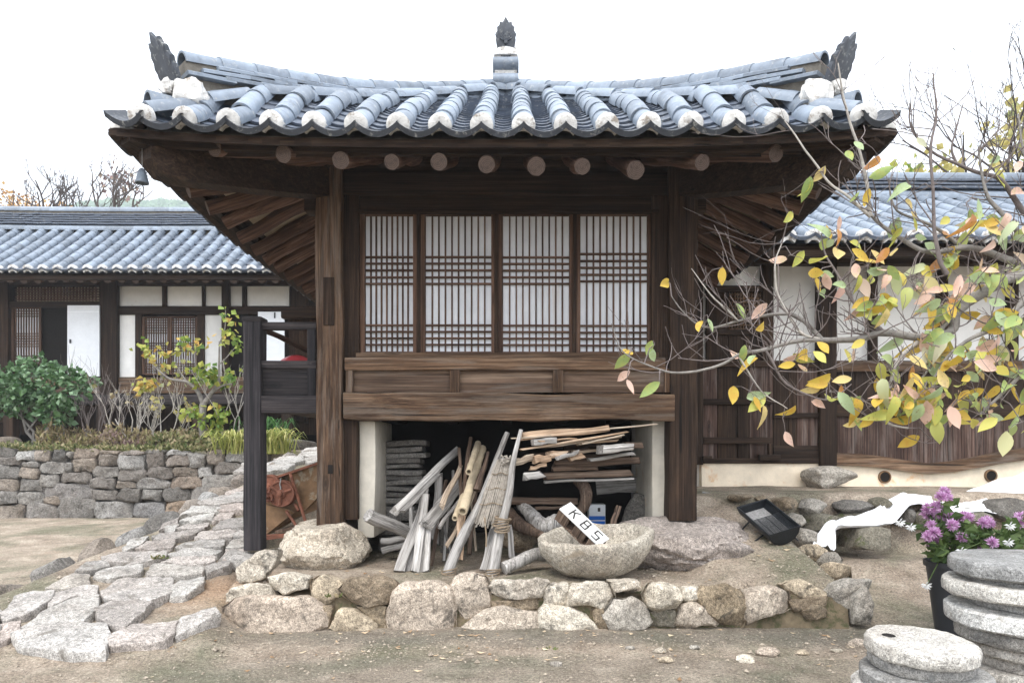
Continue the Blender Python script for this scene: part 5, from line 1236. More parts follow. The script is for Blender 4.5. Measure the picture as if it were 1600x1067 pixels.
for k in range(16): 
    mb = MB(); x = Lt*(.45 + .5*k/16); mb.tube([Mt @ V((x, -rd*.9, -.012)), Mt @ V((x, rd*.9, -.012))], .0035, 5); mb.build('grille_bar', 'black_metal', tr)
for y in (-.08, .0, .08): mb = MB(); mb.tube([Mt @ V((Lt*.42, y, -.018)), Mt @ V((Lt*.96, y, -.018))], .004, 5); mb.build('grille_bar', 'black_metal', tr)
for x in (.12, Lt - .15):
    for s_ in (-1, 1): mb = MB(); a = Mt @ V((x, s_*rd*.7, -rd*.62)); mb.tube([a, V((a.x + s_*.1*sd.x, a.y - .05, H(a.x, a.y) - .01))], .007, 6); mb.build('leg', 'black_metal', tr)

# ------------------------------------------------------------------ mossy kerb of rocks below the right wing
ke = thing('rock_kerb', (3, 6.95, .4), 'mossy row of rocks edging the higher ground before the right wing', 'stone kerb')
def Zr(x, y): return 1120 + x/5.333, 740 + y/5.333
for k, (x0, y0, x1, y1, mt, D) in enumerate(((450,190,645,325,'stone_brown',6.9),(650,220,905,355,'stone_grey',6.9),(960,228,1275,340,'stone_dark',6.92),(1275,205,1425,315,'stone_moss',6.95),
    (735,325,1065,460,'stone_moss',6.78),(590,330,725,460,'stone_grey',6.7),(1000,320,1290,440,'stone_moss',6.8),(720,430,1000,540,'stone_moss',6.7),(100,165,290,225,'stone_brown',6.8),(640,445,850,610,'stone_grey',6.4),(280,180,460,260,'stone_brown',6.95),
    (1420,260,1620,420,'stone_dark',6.9),(1600,300,1800,460,'stone_moss',6.85),(1720,270,1990,400,'stone_dark',6.9),(2230,205,2560,400,'stone_dark',6.9),(1960,300,2260,440,'stone_moss',6.85))):
    cx, cy = Zr((x0+x1)/2, (y0+y1)/2); w, h = (x1-x0)/5.333, (y1-y0)/5.333
    boulder('rock', P(cx, cy, D + .05), (w/2/F*D*1.12, .2, h/2/F*D*1.2), mt, 120+k, ke, cuts=9, sub=3, rough=.06)
for (pts, D, lb, mt) in (([(600,650),(720,600),(840,585),(935,640),(920,690),(800,700),(700,660)], 6.2, 'flat tan-grey flagstone in front of the trough', 'stone_tan'), ([(820,720),(880,665),(985,660),(1060,710),(1040,760),(900,765)], 6.1, 'flat dull grey flagstone below the white sheet', 'stone_grey')):
    o = rock_poly('flagstone', [P(*Zr(*p), D) for p in pts], (0, -.75, 1), .08, .03, mt); tag(o, lb, 'stone')
o = boulder('kerb_slab', P(1355, 842, 6.5), (.31, .2, .125), 'stone_moss', 77, cuts=12, rough=.04); tag(o, 'broad mossy slab of rock under the end of the white sheet', 'boulder')
# white sheet
e1 = [(1660,728,8.0),(1600,748,7.8),(1540,766,7.6),(1480,782,7.3),(1425,781,7.1),(1400,784,7.0),(1368,802,6.85),(1335,816,6.7),(1300,823,6.55),(1280,842,6.42),(1270,862,6.3)]
e2 = [(1660,815,6.8),(1600,812,6.8),(1540,808,6.82),(1480,806,6.84),(1435,799,6.8),(1414,805,6.7),(1388,826,6.5),(1350,829,6.4),(1310,833,6.34),(1306,850,6.28),(1306,867,6.2)]
a_ = smooth_path([P(*p) for p in e1], 6); b_ = smooth_path([P(*p) for p in e2], 6); mb = MB(); nn_ = 14; rows = []
for i, (p, q) in enumerate(zip(a_, b_)):
    w = (p - q).length; row = []
    for j in range(nn_ + 1):
        t = j/nn_; c = p.lerp(q, t); amp = min(.05, .05 + w*.02)
        c += V((0, -.02, 1)) * (amp*.8*math.sin(t*9 + .25*i + 2*nz((i*.12, t*2, 0), 1)) * .35 + .035*nz((c.x*3, t*5, 1), 1.3) + .02*nz((c.x*8, c.y*8, t*9), 1) + .055)
        row.append(c)
    rows.append(row)
mb.rings(rows, False, False, closed=False); k0 = len(mb.v)
mb.v += [v - V((0, -.004, .006)) for v in mb.v[:k0]]; f0 = [list(f) for f in mb.f]
mb.f += [[i + k0 for i in f[::-1]] for f in f0]; mb.mi = [0]*len(mb.f)
o = mb.build('cloth_sheet', 'tarp', None, 180); tag(o, 'long white cloth sheet draped over the mossy rocks', 'sheet')

# ------------------------------------------------------------------ millstones
def disc(nm, lab, c, r, t, mat, tilt=(0, 0), hole=None, grp='stacked millstones', seed=0):
    mb = MB(); N_ = 56; rs = []
    for rr, h in ((.0, 0), (r*.96, 0), (r, .012), (r*1.004, t*.5), (r, t - .012), (r*.965, t), (r*.6, t + .004), (r*.12, t + .003)):
        ring = []
        for i in range(N_):
            a = 2*math.pi*i/N_; w = 1 + .014*nz((math.cos(a)*3, math.sin(a)*3, seed), 1) + .006*nz((math.cos(a)*11, math.sin(a)*11, h*30 + seed), 1)
            q = V((math.cos(a)*rr*w, math.sin(a)*rr*w, h)); q.z += .004*nz(q, 9, seed) + .003*nz(q, 31, seed); q += V((math.cos(a), math.sin(a), 0)) * (.006*nz((math.cos(a)*6, math.sin(a)*6, h*60 + seed), 1) if rr > r*.9 else 0); ring.append(q)
        rs.append(ring)
    if hole is not None:
        pass
    mb.rings(rs, True, True)
    Mm = Matrix.Translation(V(c)) @ Matrix.Rotation(math.radians(tilt[0]), 4, 'X') @ Matrix.Rotation(math.radians(tilt[1]), 4, 'Y')
    o = inst(nm, mb.mesh(nm, mat, 40), Mm); tag(o, lab, 'millstone', grp)
    if hole:
        hb = MB(); hb.rings([[Mm @ V((hole[0] + rr*math.cos(2*math.pi*i/16), hole[1] + rr*math.sin(2*math.pi*i/16), t + z)) for i in range(16)] for rr, z in ((.03, .0045), (.027, .0052), (.024, .0050))], False, True); hb.build('peg_hole_shade', 'painted_dark', o)  # dark disc laid on the stone, painting the shade of a hole
fx = P(1438, 0, 3.3).x
disc('millstone', 'pale topmost millstone with a small peg hole in the front stack', (fx, 3.3, .335), .238, .068, 'millstone', (3.5, 1), (-.125, .05), 'front stack of millstones', 1)
disc('millstone', 'thinner grey millstone second from the top of the front stack', (fx + .006, 3.32, .272), .22, .062, 'millstone_grey', (3, 1), None, 'front stack of millstones', 2)
disc('millstone', 'widest millstone of the front stack, third from its top', (fx + .018, 3.3, .195), .275, .072, 'millstone_grey', (2, -1), None, 'front stack of millstones', 3)
disc('millstone', 'half hidden pale millstone low in the front stack', (fx + .0, 3.31, .10), .29, .09, 'millstone', (1, 0), None, 'front stack of millstones', 4)
disc('millstone', 'lowest millstone of the front stack on the ground', (fx + .01, 3.32, -.0), .31, .10, 'millstone', (0, 0), None, 'front stack of millstones', 5)
rx = P(1603, 0, 3.6).x; z = .0
RS_ = [(.33, .10, .06, 'millstone', 'lowest'), (.30, .075, .05, 'millstone', 'second lowest'), (.27, .065, .07, 'millstone', 'third lowest'), (.31, .065, .06, 'millstone', 'fourth lowest'), (.325, .075, .03, 'millstone_grey', 'fifth lowest'), (.35, .085, .0, 'millstone', 'pinkish wide'), (.30, .05, .06, 'millstone_grey', 'thin inset'), (.352, .075, -.01, 'millstone', 'pale overhanging'), (.31, .035, .05, 'millstone_grey', 'thin inset upper'), (.34, .075, .01, 'millstone_grey', 'bluish topmost')]
tot = sum(r[1] for r in RS_); kz = (P(0, 872, 3.6).z) / tot
for k, (r_, t_, dx, mt, lb) in enumerate(RS_):
    disc('millstone', lb + ' millstone of the tall rear stack beside the flowers', (rx + dx, 3.62, z), r_, t_*kz - .002, mt, (R.uniform(-1, 1), R.uniform(-1.5, 1.5) if k > 3 else 0), None, 'rear stack of millstones', 10+k); z += t_*kz

# ------------------------------------------------------------------ red ball and rusty machine beside the veranda
o = MB(); c = P(463, 590, 6.75); rr = .215
o.rings([[c + V((rr*math.sin(t)*math.cos(2*math.pi*i/28), rr*math.sin(t)*math.sin(2*math.pi*i/28), rr*math.cos(t))) for i in range(28)] for t in [math.pi*(j+.15)/20.3 for j in range(21)]]); o = o.build('ball', 'red_rubber', None, 180); tag(o, 'dull red ball lying behind the veranda rail', 'ball')
mc = thing('threshing_machine', P(450, 845, 7.2), 'rusty hand-cranked threshing machine beside the pavilion post', 'machine')
MD = 7.1
def q1(x, y, D=MD): return P(350 + x/3.81, 640 + y/3.81, D)
def plate(nm, pts, D, t, mat): mb = MB(); mb.prism([q1(x, y, D) for x, y in pts], (0, t, 0)); return mb.build(nm, mat, mc, 20)
plate('side_panel', [(212, 520), (222, 560), (380, 590), (420, 610), (240, 750), (212, 750)], MD, .03, 'rust_panel')
plate('body_panel', [(212, 470), (380, 388), (560, 318), (560, 590), (430, 640), (240, 750), (212, 750)], MD + .1, .3, 'rust_panel')
plate('hopper_panel', [(380, 385), (560, 315), (560, 520), (480, 600), (420, 560)], MD + .05, .03, 'rust_panel')
plate('hopper_rim', [(300, 398), (565, 308), (565, 322), (305, 410)], MD - .02, .5, 'rust')
plate('lower_board', [(300, 720), (470, 680), (480, 700), (310, 735)], MD - .05, .3, 'wood_brown')
plate('skid', [(170, 755), (400, 735), (405, 755), (175, 785)], MD - .1, .1, 'rust')
for (cx, cy, r, D, nm) in ((340, 500, 80, MD - .09, 'gear_cover'), (268, 460, 74, MD - .03, 'gear_cover'), (262, 520, 30, MD - .12, 'pinion_cap')):
    c = q1(cx, cy, D); k = r/3.81/F*D; mb = MB()
    mb.rings([[c + V((k*s*math.cos(2*math.pi*i/32), y, k*s*math.sin(2*math.pi*i/32))) for i in range(32)] for s, y in ((1, .08), (1, .0), (.96, -.012), (.86, -.012), (.83, .0), (.35, .0), (.32, -.02), (.2, -.025), (.17, -.05), (.1, -.055))]); o = mb.build(nm, 'rust', mc)
    if r > 50:
        for a in (0.4, 2.5, 4.6): mb = MB(); mb.tube([c + V((k*.3*math.cos(a), -.005, k*.3*math.sin(a))), c + V((k*.84*math.cos(a), -.005, k*.84*math.sin(a)))], .016, 6); mb.build('spoke', 'rust', o)
for a, b in (((395, 380), (490, 680)), ((370, 600), (430, 690)), ((420, 560), (445, 600))): mb = MB(); mb.tube([q1(*a, MD - .05), q1(*b, MD - .08)], .016, 8); mb.build('strut', 'rust', mc)
mb = MB(); mb.tube([q1(335, 410, MD-.1) + V((.004*math.sin(i), 0, -.012*i)) for i in range(10)], .006, 5); mb.build('chain', 'wire', mc)

# ------------------------------------------------------------------ vegetation
def leafcloud(mb, c, rad, n, s, rng, shell=.5, droop=.3, asp=.45):
    for _ in range(n):
        d = V((rng.gauss(0,1), rng.gauss(0,1), rng.gauss(0,1))).normalized(); k = lerp(rng.random()**.5, 1, shell)
        p = c + V((d.x*rad[0], d.y*rad[1], d.z*rad[2])) * k
        leaf(mb, p, (d + V((rng.gauss(0,.7), rng.gauss(0,.7), rng.gauss(0,.5) - droop))).normalized(), s*rng.uniform(.6, 1.25), rng, asp)
def leaf(mb, p, d, s, rng, asp=.45):
    a = d.cross(V((rng.gauss(0,1), rng.gauss(0,1), rng.gauss(0,1)))).normalized() * s*asp; b = d*s; n = a.cross(b).normalized()*s*.16
    mb.add([p, p + b*.5 + a + n, p + b, p + b*.5 - a + n], [(0, 1, 2), (0, 2, 3)])
def grow_branches(mb, p, d, L, r, depth, rng, spread=.6, up=.15, tips=None, n=5, seg=3, shrink=.72):
    pts = [p]; q = p.copy(); dd = d.copy()
    for i in range(seg):
        dd = (dd + V((rng.gauss(0,.16), rng.gauss(0,.16), rng.gauss(0,.12) + up*.4))).normalized(); q = q + dd*L/seg; pts.append(q.copy())
    mb.tube(pts, [lerp(r, r*.62, i/seg) for i in range(seg+1)], n if depth > 1 else 4)
    if tips is not None and depth <= 1: tips.append((q.copy(), dd.copy()))
    if depth <= 0: return
    for k in range(rng.choice((2, 3)) if depth > 1 else 3):
        t = rng.uniform(.45, 1); b = pts[0].lerp(pts[-1], t) if t < .9 else q; j = min(seg, int(t*seg)); b = pts[j].lerp(pts[min(seg, j+1)], t*seg - j) if j < seg else q
        nd = (dd + V((rng.gauss(0, spread), rng.gauss(0, spread), rng.gauss(0, spread*.7) + up))).normalized()
        grow_branches(mb, b, nd, L*shrink*rng.uniform(.75, 1.15), r*.6, depth-1, rng, spread, up, tips, n, seg, shrink)

# autumn tree reaching in from the right ----------------------------------
at = thing('autumn_tree', (3.9, 3.95, 0), 'autumn tree with pink, yellow and green leaves reaching in from the right', 'tree')
limbs = []
def limb(pts, r0, r1, nm='limb', mat='bark_grey', n=8):
    pp = smooth_path([P(*p) for p in pts], 5); k = len(pp); pp = [p + V((nz(p, 6, 1), nz(p, 6, 2), nz(p, 6, 3)))*.012 for p in pp]
    rr = [lerp(r0, r1, (i/(k-1))**.8) for i in range(k)]; mb = MB(); mb.tube(pp, rr, n, 0, None, .25, k); mb.build(nm, mat, at, 60); limbs.extend(zip(pp, rr)); return pp
tk = MB(); tk.tube(smooth_path([V((3.9, 3.95, -.1)), V((3.86, 3.95, .6)), V((3.75, 3.92, 1.2)), V((3.55, 3.9, 1.75)), V((3.45, 3.9, 2.4))], 5), [.12, .11, .1, .1, .1, .09, .09, .09, .08, .08, .08, .07, .07, .07, .06, .06, .06, .05, .05, .04, .04], 12, 0, None, .2, 3); tk.build('trunk', 'bark_grey', at, 60)
limb([(1775,520,3.92),(1690,450,3.92),(1640,418,3.9),(1590,431,3.88),(1545,452,3.85),(1495,485,3.82),(1487,520,3.8),(1442,526,3.8),(1380,518,3.82),(1339,528,3.85),(1285,532,3.88)], .042, .015)
limb([(1285,532,3.88),(1270,516,3.9),(1248,497,3.92),(1215,489,3.95),(1153,501,4.0),(1112,512,4.05),(1080,500,4.1),(1050,462,4.12)], .015, .003)
limb([(1285,532,3.88),(1236,534,3.85),(1194,545,3.82),(1153,555,3.8),(1112,576,3.78),(1050,584,3.76),(1005,568,3.74),(968,545,3.74),(955,505,3.74)], .014, .002)
limb([(1700,455,3.92),(1640,440,3.9),(1600,419,3.95),(1545,394,4.0),(1503,386,4.03),(1462,394,4.05),(1421,382,4.08),(1380,353,4.1),(1355,324,4.1)], .028, .009)
limb([(1355,324,4.1),(1363,338,4.1),(1347,255,4.1),(1324,172,4.1),(1309,99,4.1)][1:], .012, .004, 'twig', 'twig_pale')
limb([(1363,338,4.1),(1330,310,4.12),(1287,274,4.15),(1242,210,4.18),(1226,188,4.2)], .011, .003, 'twig', 'twig_pale')
limb([(1480,430,3.95),(1465,400,3.95),(1459,338,3.95),(1454,229,3.95),(1464,172,3.95),(1459,115,3.95)], .015, .004, 'twig', 'twig')
limb([(1640,380,4.0),(1600,330,4.0),(1564,282,4.0),(1532,271,4.0),(1494,255,4.0),(1446,229,4.0),(1421,195,4.0),(1424,160,4.0)], .018, .004, 'twig', 'twig')
limb([(1495,255,4.0),(1488,230,4.0),(1495,195,4.0),(1505,160,4.0)], .008, .003, 'twig', 'twig')
limb([(1442,526,3.8),(1410,555,3.78),(1396,575,3.76),(1390,610,3.74),(1374,645,3.72),(1392,662,3.7),(1421,667,3.7)], .014, .005, 'twig', 'twig_pale')
limb([(1495,485,3.82),(1470,520,3.8),(1462,560,3.78),(1440,590,3.76)], .014, .005, 'twig')
limb([(1600,470,3.8),(1560,510,3.75),(1520,530,3.72),(1480,560,3.7),(1450,600,3.7)], .018, .005, 'twig')
limb([(1640,560,3.75),(1600,580,3.72),(1560,620,3.7),(1530,650,3.7)], .016, .005, 'twig')
limb([(1690,450,3.92),(1650,500,3.86),(1640,560,3.75)], .03, .016)
limb([(1650,500,3.86),(1600,470,3.8)], .03, .018)
limb([(1640,418,3.9),(1580,350,3.92),(1540,300,3.95),(1530,230,4.0)], .02, .005, 'twig')
limb([(1380,518,3.82),(1340,480,3.85),(1310,430,3.9),(1290,400,3.95),(1285,365,3.95)], .012, .003, 'twig', 'twig')
limb([(1285,532,3.88),(1250,520,3.85),(1220,470,3.83),(1210,420,3.8),(1222,380,3.8)], .009, .003, 'twig', 'twig_pale')
limb([(1153,501,4.0),(1110,460,4.0),(1080,420,4.0)], .007, .002, 'twig', 'twig_pale')
limb([(1194,545,3.82),(1230,600,3.8),(1290,625,3.78),(1330,600,3.78)], .008, .003, 'twig', 'twig')
limb([(1153,555,3.8),(1190,610,3.78),(1230,640,3.76)], .006, .002, 'twig', 'twig_pale')
limb([(1503,386,4.03),(1450,350,4.05),(1400,330,4.1),(1390,290,4.12)], .012, .004, 'twig')
limb([(1590,431,3.88),(1620,360,3.9),(1600,250,3.95),(1590,180,4.0)], .014, .004, 'twig')
# side twigs
rng = random.Random(5); tw_ = MB(); base = list(limbs)
for k in range(240):
    p, r = rng.choice(base)
    if p.x < 1.35 and rng.random() < .55: continue
    d = V((rng.gauss(-.25, .7), rng.gauss(0, .5), rng.gauss(.35, .6))).normalized(); L = rng.uniform(.08, .38)
    grow_branches(tw_, p, d, L, min(r*.5, .0042), rng.choice((0, 1, 1)), rng, .5, .25, None, 5, 4, .7)
tag(tw_.build('fine_twigs', 'twig', at, 60), kind='stuff')
# leaves, each one its own piece
def leaf_mesh(k):
    rg = random.Random(k); mb = MB(); L = .105; W_ = .0235 + .003*(k % 3); n = 6; ctr, lf, rt = [], [], []
    curl = rg.uniform(-1.2, 2.2); fold = rg.uniform(.2, 1.1); tw2 = rg.uniform(-1.1, 1.1)
    for i in range(n + 1):
        t = i/n; w = W_*math.sin(math.pi*min(1, t**.9*.98 + .01))**.8*(1 - .12*t); y = L*t; z = -curl*.045*t*t
        c, s = math.cos(tw2*t), math.sin(tw2*t); dz = w*fold
        ctr.append((0, y, z)); lf.append((-w*c - dz*s*.3, y - .004, z + dz*c*.6 - w*s)); rt.append((w*c - dz*s*.3, y - .004, z + dz*c*.6 + w*s))
    vs = ctr + lf + rt; m1 = n + 1
    fs = [f for i in range(n) for f in ((i, i+1, m1+i+1, m1+i), (i+1, i, 2*m1+i, 2*m1+i+1))]
    mb.add(vs, fs); me = mb.mesh('leaf', 'leaf_autumn', 180); return me
LM = [leaf_mesh(k) for k in range(9)]
CL = [(978,585,2),(992,548,2),(1022,540,2),(1030,600,1),(1045,440,1),(1125,415,1),(1108,492,2),(1150,525,5),(1172,600,5),(1182,470,2),(1220,655,2),(1240,412,3),(1292,452,5),(1300,275,3),(1240,335,1),(1320,372,8),(1360,420,12),(1372,480,16),(1402,352,9),(1350,305,3),(1262,552,4),(1300,612,6),(1342,640,8),(1400,622,28),(1450,622,26),(1456,690,2),(1432,545,14),(1482,482,16),(1532,422,16),(1562,502,18),(1502,562,18),(1582,582,16),(1552,640,7),(1562,352,7),(1482,392,9),(1440,292,3),(1512,302,4),(1590,262,4),(1352,238,3),(1500,620,7),(1542,662,3),(1590,420,12),(1430,440,16),(1545,545,12),(1520,350,6),(1460,520,8),(1600,340,5),(1385,560,6),(1600,650,6),(1475,640,8),(1330,430,2),(1340,560,4),(1430,215,1),(1240,555,3)]
pet = MB(); cnt = 0; extra = []; CL = sorted(CL, key=lambda t: -t[2]) if 0 else CL
for cx, cy, n in CL:
    for q in range(max(1, round(n/4))):
        px, py = cx + rng.gauss(0, 10 if n > 2 else 2), cy + rng.gauss(0, 10 if n > 2 else 2)
        near = min(base, key=lambda b: (b[0] - P(px, py, b[0].y)).length); c = P(px, py, near[0].y + rng.uniform(-.12, .08))
        mid = near[0].lerp(c, .5) + V((0, 0, .03)); pet.tube([near[0], mid, c], [.004, .003, .0025], 4)
        m_ = n // max(1, round(n/4)) + (q == 0) * (n % max(1, round(n/4)))
        for _ in range(max(1, m_)):
            off = V((rng.gauss(0, .048), rng.gauss(0, .05), rng.gauss(0, .045))) if n > 1 else V()
            p = c + off; pet.tube([c, c.lerp(p, .5) + V((0,0,.012)), p], [.002, .0016, .0012], 4)
            d = V((rng.gauss(0, .8) - .1, rng.gauss(-.15, .6), -.75 + rng.gauss(.1, .55))).normalized()
            x = d.cross(V((rng.gauss(0, .5), -1, rng.gauss(0, .4)))).normalized(); zz = x.cross(d)
            M = Matrix((x, d, zz)).transposed().to_4x4(); M.translation = p
            s_ = rng.uniform(.75, 1.3)
            if cnt < 299: inst('leaf', rng.choice(LM), M @ Matrix.Scale(s_, 4), at); cnt += 1
            else: extra.append(M @ Matrix.Scale(s_, 4))
tag(pet.build('leaf_stalks', 'twig', at, 60), kind='stuff')
leafmat('leaf_autumn_mass', [(0, lin('#d8b548')), (.2, lin('#c2c06a')), (.4, lin('#a3b67c')), (.6, lin('#e2b9ad')), (.8, lin('#b3c4a0')), (1, lin('#dcc585'))], False)
xl = MB()
for lx in extra:
    src = LM[rng.randrange(9)]; k0 = len(xl.v); xl.v += [lx @ v.co for v in src.vertices]; xl.f += [[i + k0 for i in p.vertices] for p in src.polygons]; xl.mi += [0]*len(src.polygons)
o = xl.build('smaller_leaves', 'leaf_autumn_mass', at, 180); tag(o, kind='stuff')

# bare tree and yellowing tree beyond the right roof -----------------------
def yard_tree(name, base, trunk, label, cat='tree', leafn=0, leaf_s=.1, lmat='leaf_yellow', depth=4, L=1.2, r=.09, seed=1, spread=.55, up=.2, lean=(0, 0), bark='bark_dark', cloud=None, group=None, shrink=.72, per=6, sig=.22):
    rg = random.Random(seed); t = thing(name, base, label, cat, group); tips = []; b0 = V(base); tp = b0 + V((lean[0], lean[1], trunk))
    tm = MB(); tm.tube(smooth_path([b0 - V((0,0,.1)), b0.lerp(tp, .5) + V((.05*trunk*rg.uniform(-1,1), 0, 0)), tp], 4), [lerp(r, r*.7, i/8) for i in range(9)], 9, 0, None, .2, seed); tm.build('trunk', bark, t, 60)
    bm_ = MB()
    for k in range(4): grow_branches(bm_, tp, V((rg.gauss(lean[0]*.2, spread), rg.gauss(0, spread*.8), .9)).normalized(), L*rg.uniform(.8, 1.2), r*.55, depth, rg, spread, up, tips, 6, 3, shrink)
    bm_.build('branches', bark, t, 60)
    if leafn:
        lm_ = MB()
        for p, d in tips:
            for _ in range(max(1, int(per*rg.random()))):
                if rg.random() < leafn: leaf(lm_, p + V((rg.gauss(0, sig), rg.gauss(0, sig), rg.gauss(0, sig))), V((rg.gauss(0,.6), rg.gauss(0,.6), -.6)).normalized(), leaf_s*rg.uniform(.6, 1.3), rg)
        if lm_.v: lm_.build('crown', lmat, t, 0)
    return t
yard_tree('bare_tree', (10.0, 13.2, .9), 4.0, 'tall bare grey tree rising behind the right wing roof', depth=5, L=1.75, r=.065, seed=21, spread=.5, up=.22, lean=(-.5, 0), shrink=.74)
yard_tree('yellow_tree', (13.4, 19, 1.2), 5.3, 'yellow-leaved tree behind the right wing roof', leafn=1, leaf_s=.26, depth=4, L=1.7, r=.12, seed=8, spread=.6, per=9, sig=.35)
yard_tree('yellow_tree', (10.9, 20.5, 1.2), 6.4, 'smaller green-yellow tree right of the eave corner, behind the right wing', leafn=1, leaf_s=.24, lmat='leaf_green', depth=3, L=.75, r=.09, seed=15, spread=.6, per=10, sig=.3)

# trees beyond the left house ---------------------------------------------
yard_tree('bare_tree', (-22.0, 32, 1.2), 9.6, 'bare dark tree at the far left behind the long house roof', depth=4, L=1.7, r=.13, seed=31, spread=.6, up=.22, leafn=.0, shrink=.7)
yard_tree('bare_tree', (-19.9, 31, 1.2), 9.2, 'bare tree second from the left behind the long house roof', depth=4, L=1.7, r=.12, seed=37, spread=.6, up=.22, leafn=.0, shrink=.7)
yard_tree('bare_tree', (-17.3, 29, 1.2), 9.2, 'leaning bare tree nearest the mountain on the left', depth=4, L=1.5, r=.11, seed=44, spread=.62, up=.2, lean=(.9, 0), leafn=.0, shrink=.7)
yard_tree('sapling', (-17.7, 30, 1.2), 10.3, 'thin sapling tip in front of the distant mountain', depth=3, L=.8, r=.05, seed=51, spread=.45, up=.35, lean=(.9, 0), leafn=.4, leaf_s=.2, lmat='leaf_purple')
for k, (px, py, D, rx_, rz_, lb) in enumerate(((4, 322, 40, 1.9, 1.3, 'orange autumn tree farthest left behind the bare trees'), (50, 336, 42, 2.0, 1.0, 'rusty orange tree in the middle behind the bare trees'), (105, 342, 44, 2.4, .8, 'low pale orange tree towards the mountain'))):
    c = P(px, py, D); rg = random.Random(70+k); t = thing('autumn_tree', (c.x, D, 1.2), lb, 'tree', 'orange trees behind the long house')
    tm = MB(); tm.tube([V((c.x, D, 1)), V((c.x, D, c.z))], [.3, .15], 8); tm.build('trunk', 'bark_dark', t); lm_ = MB()
    for q in range(16): leafcloud(lm_, c + V((rg.uniform(-1, 1)*rx_*.7, rg.uniform(-1, 1), rg.uniform(-1, 1)*rz_*.7)), (rx_*.4, .9, rz_*.4), 34, .22, rg, .2)
    lm_.build('crown', 'leaf_orange', t, 0)

# wooded mountain ----------------------------------------------------------
mt_ = MB(); MDist = 420; nx_, ny_ = 60, 14
def hillz(x, y):
    px = 800 + x/MDist*F; top = interp([(-400, 335), (60, 333), (140, 327), (180, 316), (222, 307), (270, 312), (305, 320), (360, 332), (500, 336), (2000, 338)], px)
    zc = EYE + (HOR - top)/F*MDist; return 1 + (zc - 1) * math.exp(-((y - MDist)/110)**2)
vs = []
for j in range(ny_):
    for i in range(nx_): x = lerp(-460, 460, i/(nx_-1)); y = lerp(230, 640, j/(ny_-1)); vs.append((x, y, hillz(x, y)*(1 + .03*nz((x, y, 0), .03)) - 6))
mt_.add(vs, [(j*nx_+i, j*nx_+i+1, (j+1)*nx_+i+1, (j+1)*nx_+i) for j in range(ny_-1) for i in range(nx_-1)])
simple('hill_soil', lin('#4d5a3c'), .95, .2, .05, 0); o = mt_.build('mountain', 'hill_soil', None, 180); tag(o, 'distant wooded mountain above the long house roof', kind='structure')
wd = MB(); rg = random.Random(3)
ico = [V((0,0,1))] + [V((math.cos(a)*.9, math.sin(a)*.9, .35)) for a in [i*1.257 for i in range(5)]] + [V((math.cos(a)*.75, math.sin(a)*.75, -.5)) for a in [i*1.257 + .6 for i in range(5)]]
icf = [(0,1+i,1+(i+1)%5) for i in range(5)] + [(1+i,6+i,1+(i+1)%5) for i in range(5)] + [(1+(i+1)%5,6+i,6+(i+1)%5) for i in range(5)]
for k in range(6500):
    y = rg.uniform(300, 425); x = rg.uniform(-.66, -.38)*y
    s = rg.uniform(1.5, 3.2); z = hillz(x, y)*(1 + .03*nz((x, y, 0), .03)) - 6 + s*.4
    wd.add([V((x + v.x*s*rg.uniform(.7,1.3), y + v.y*s*rg.uniform(.7,1.3), z + v.z*s*1.25*rg.uniform(.8,1.2))) for v in ico], icf)
o = wd.build('woodland', 'leaf_far', None, 0); tag(o, 'dense green woodland covering the distant mountain', 'woodland', kind='stuff')

# planting on the bed before the left house --------------------------------
rg = random.Random(12)
ev = thing('evergreen_shrub', (P(60,0,12.8).x, 12.9, 1.25), 'glossy dark evergreen shrub at the left before the long house', 'shrub'); lm_ = MB()
for px, py, rx_, rz_, n in ((20,610,.45,.35,420),(60,600,.5,.4,520),(100,605,.42,.4,420),(40,630,.5,.25,300),(85,640,.35,.2,200),(60,568,.18,.14,90),(125,595,.2,.16,120),(10,585,.3,.2,150),(-25,620,.45,.4,260),(95,660,.14,.08,40)):
    leafcloud(lm_, P(px, py, 12.8 + rg.uniform(-.2, .2)), (rx_, .42, rz_), int(n*.55), .12, rg, .3)
lm_.build('crown', 'leaf_evergreen', ev, 0)
sm_ = MB()
for k in range(7): a = V((P(60,0,12.8).x + rg.uniform(-.2,.2), 12.9, 1.2)); sm_.tube([a, a + V((rg.uniform(-.5,.5), 0, .4)), a + V((rg.uniform(-.9,.9), 0, .95))], [.03, .022, .012], 6)
sm_.build('stem', 'bark_grey', ev)
def bare_shrub(px, D, n, h, label, seed, leafm=None, leafn=0, sp=.45, mat='twig_pale', ls=.09):
    rg = random.Random(seed); b = V((P(px,0,D).x, D, 1.22)); t = thing('bare_shrub', b, label, 'shrub', 'shrubs on the planted bed'); bm_ = MB(); tips = []
    for k in range(n): grow_branches(bm_, b + V((rg.uniform(-.12,.12), rg.uniform(-.1,.1), 0)), V((rg.gauss(0, sp), rg.gauss(0, .25), 1)).normalized(), h*rg.uniform(.35, .6), .014, 3, rg, .38, .35, tips, 5, 3, .72)
    bm_.build('branches', mat, t, 60)
    if leafm:
        lm_ = MB()
        for p, d in tips:
            if rg.random() < leafn: leaf(lm_, p, V((rg.gauss(0,.6), rg.gauss(0,.6), -.3)).normalized(), ls*rg.uniform(.7,1.4), rg, .5)
        lm_.build('crown', leafm, t, 0)
bare_shrub(150, 12.9, 6, 1.5, 'bare pale-twigged shrub before the white open door', 81, mat='twig')
bare_shrub(205, 12.8, 6, 1.25, 'bare twiggy shrub left of the lattice windows', 82, 'leaf_dry', .1)
bare_shrub(255, 12.7, 6, 1.35, 'thin shrub with yellow-green leaves below the lattice windows', 83, 'leaf_yellow', .35, .6)
bare_shrub(365, 12.75, 3, 1.5, 'leafy thin shrub beside the veranda post', 84, 'leaf_green', .6, .3)
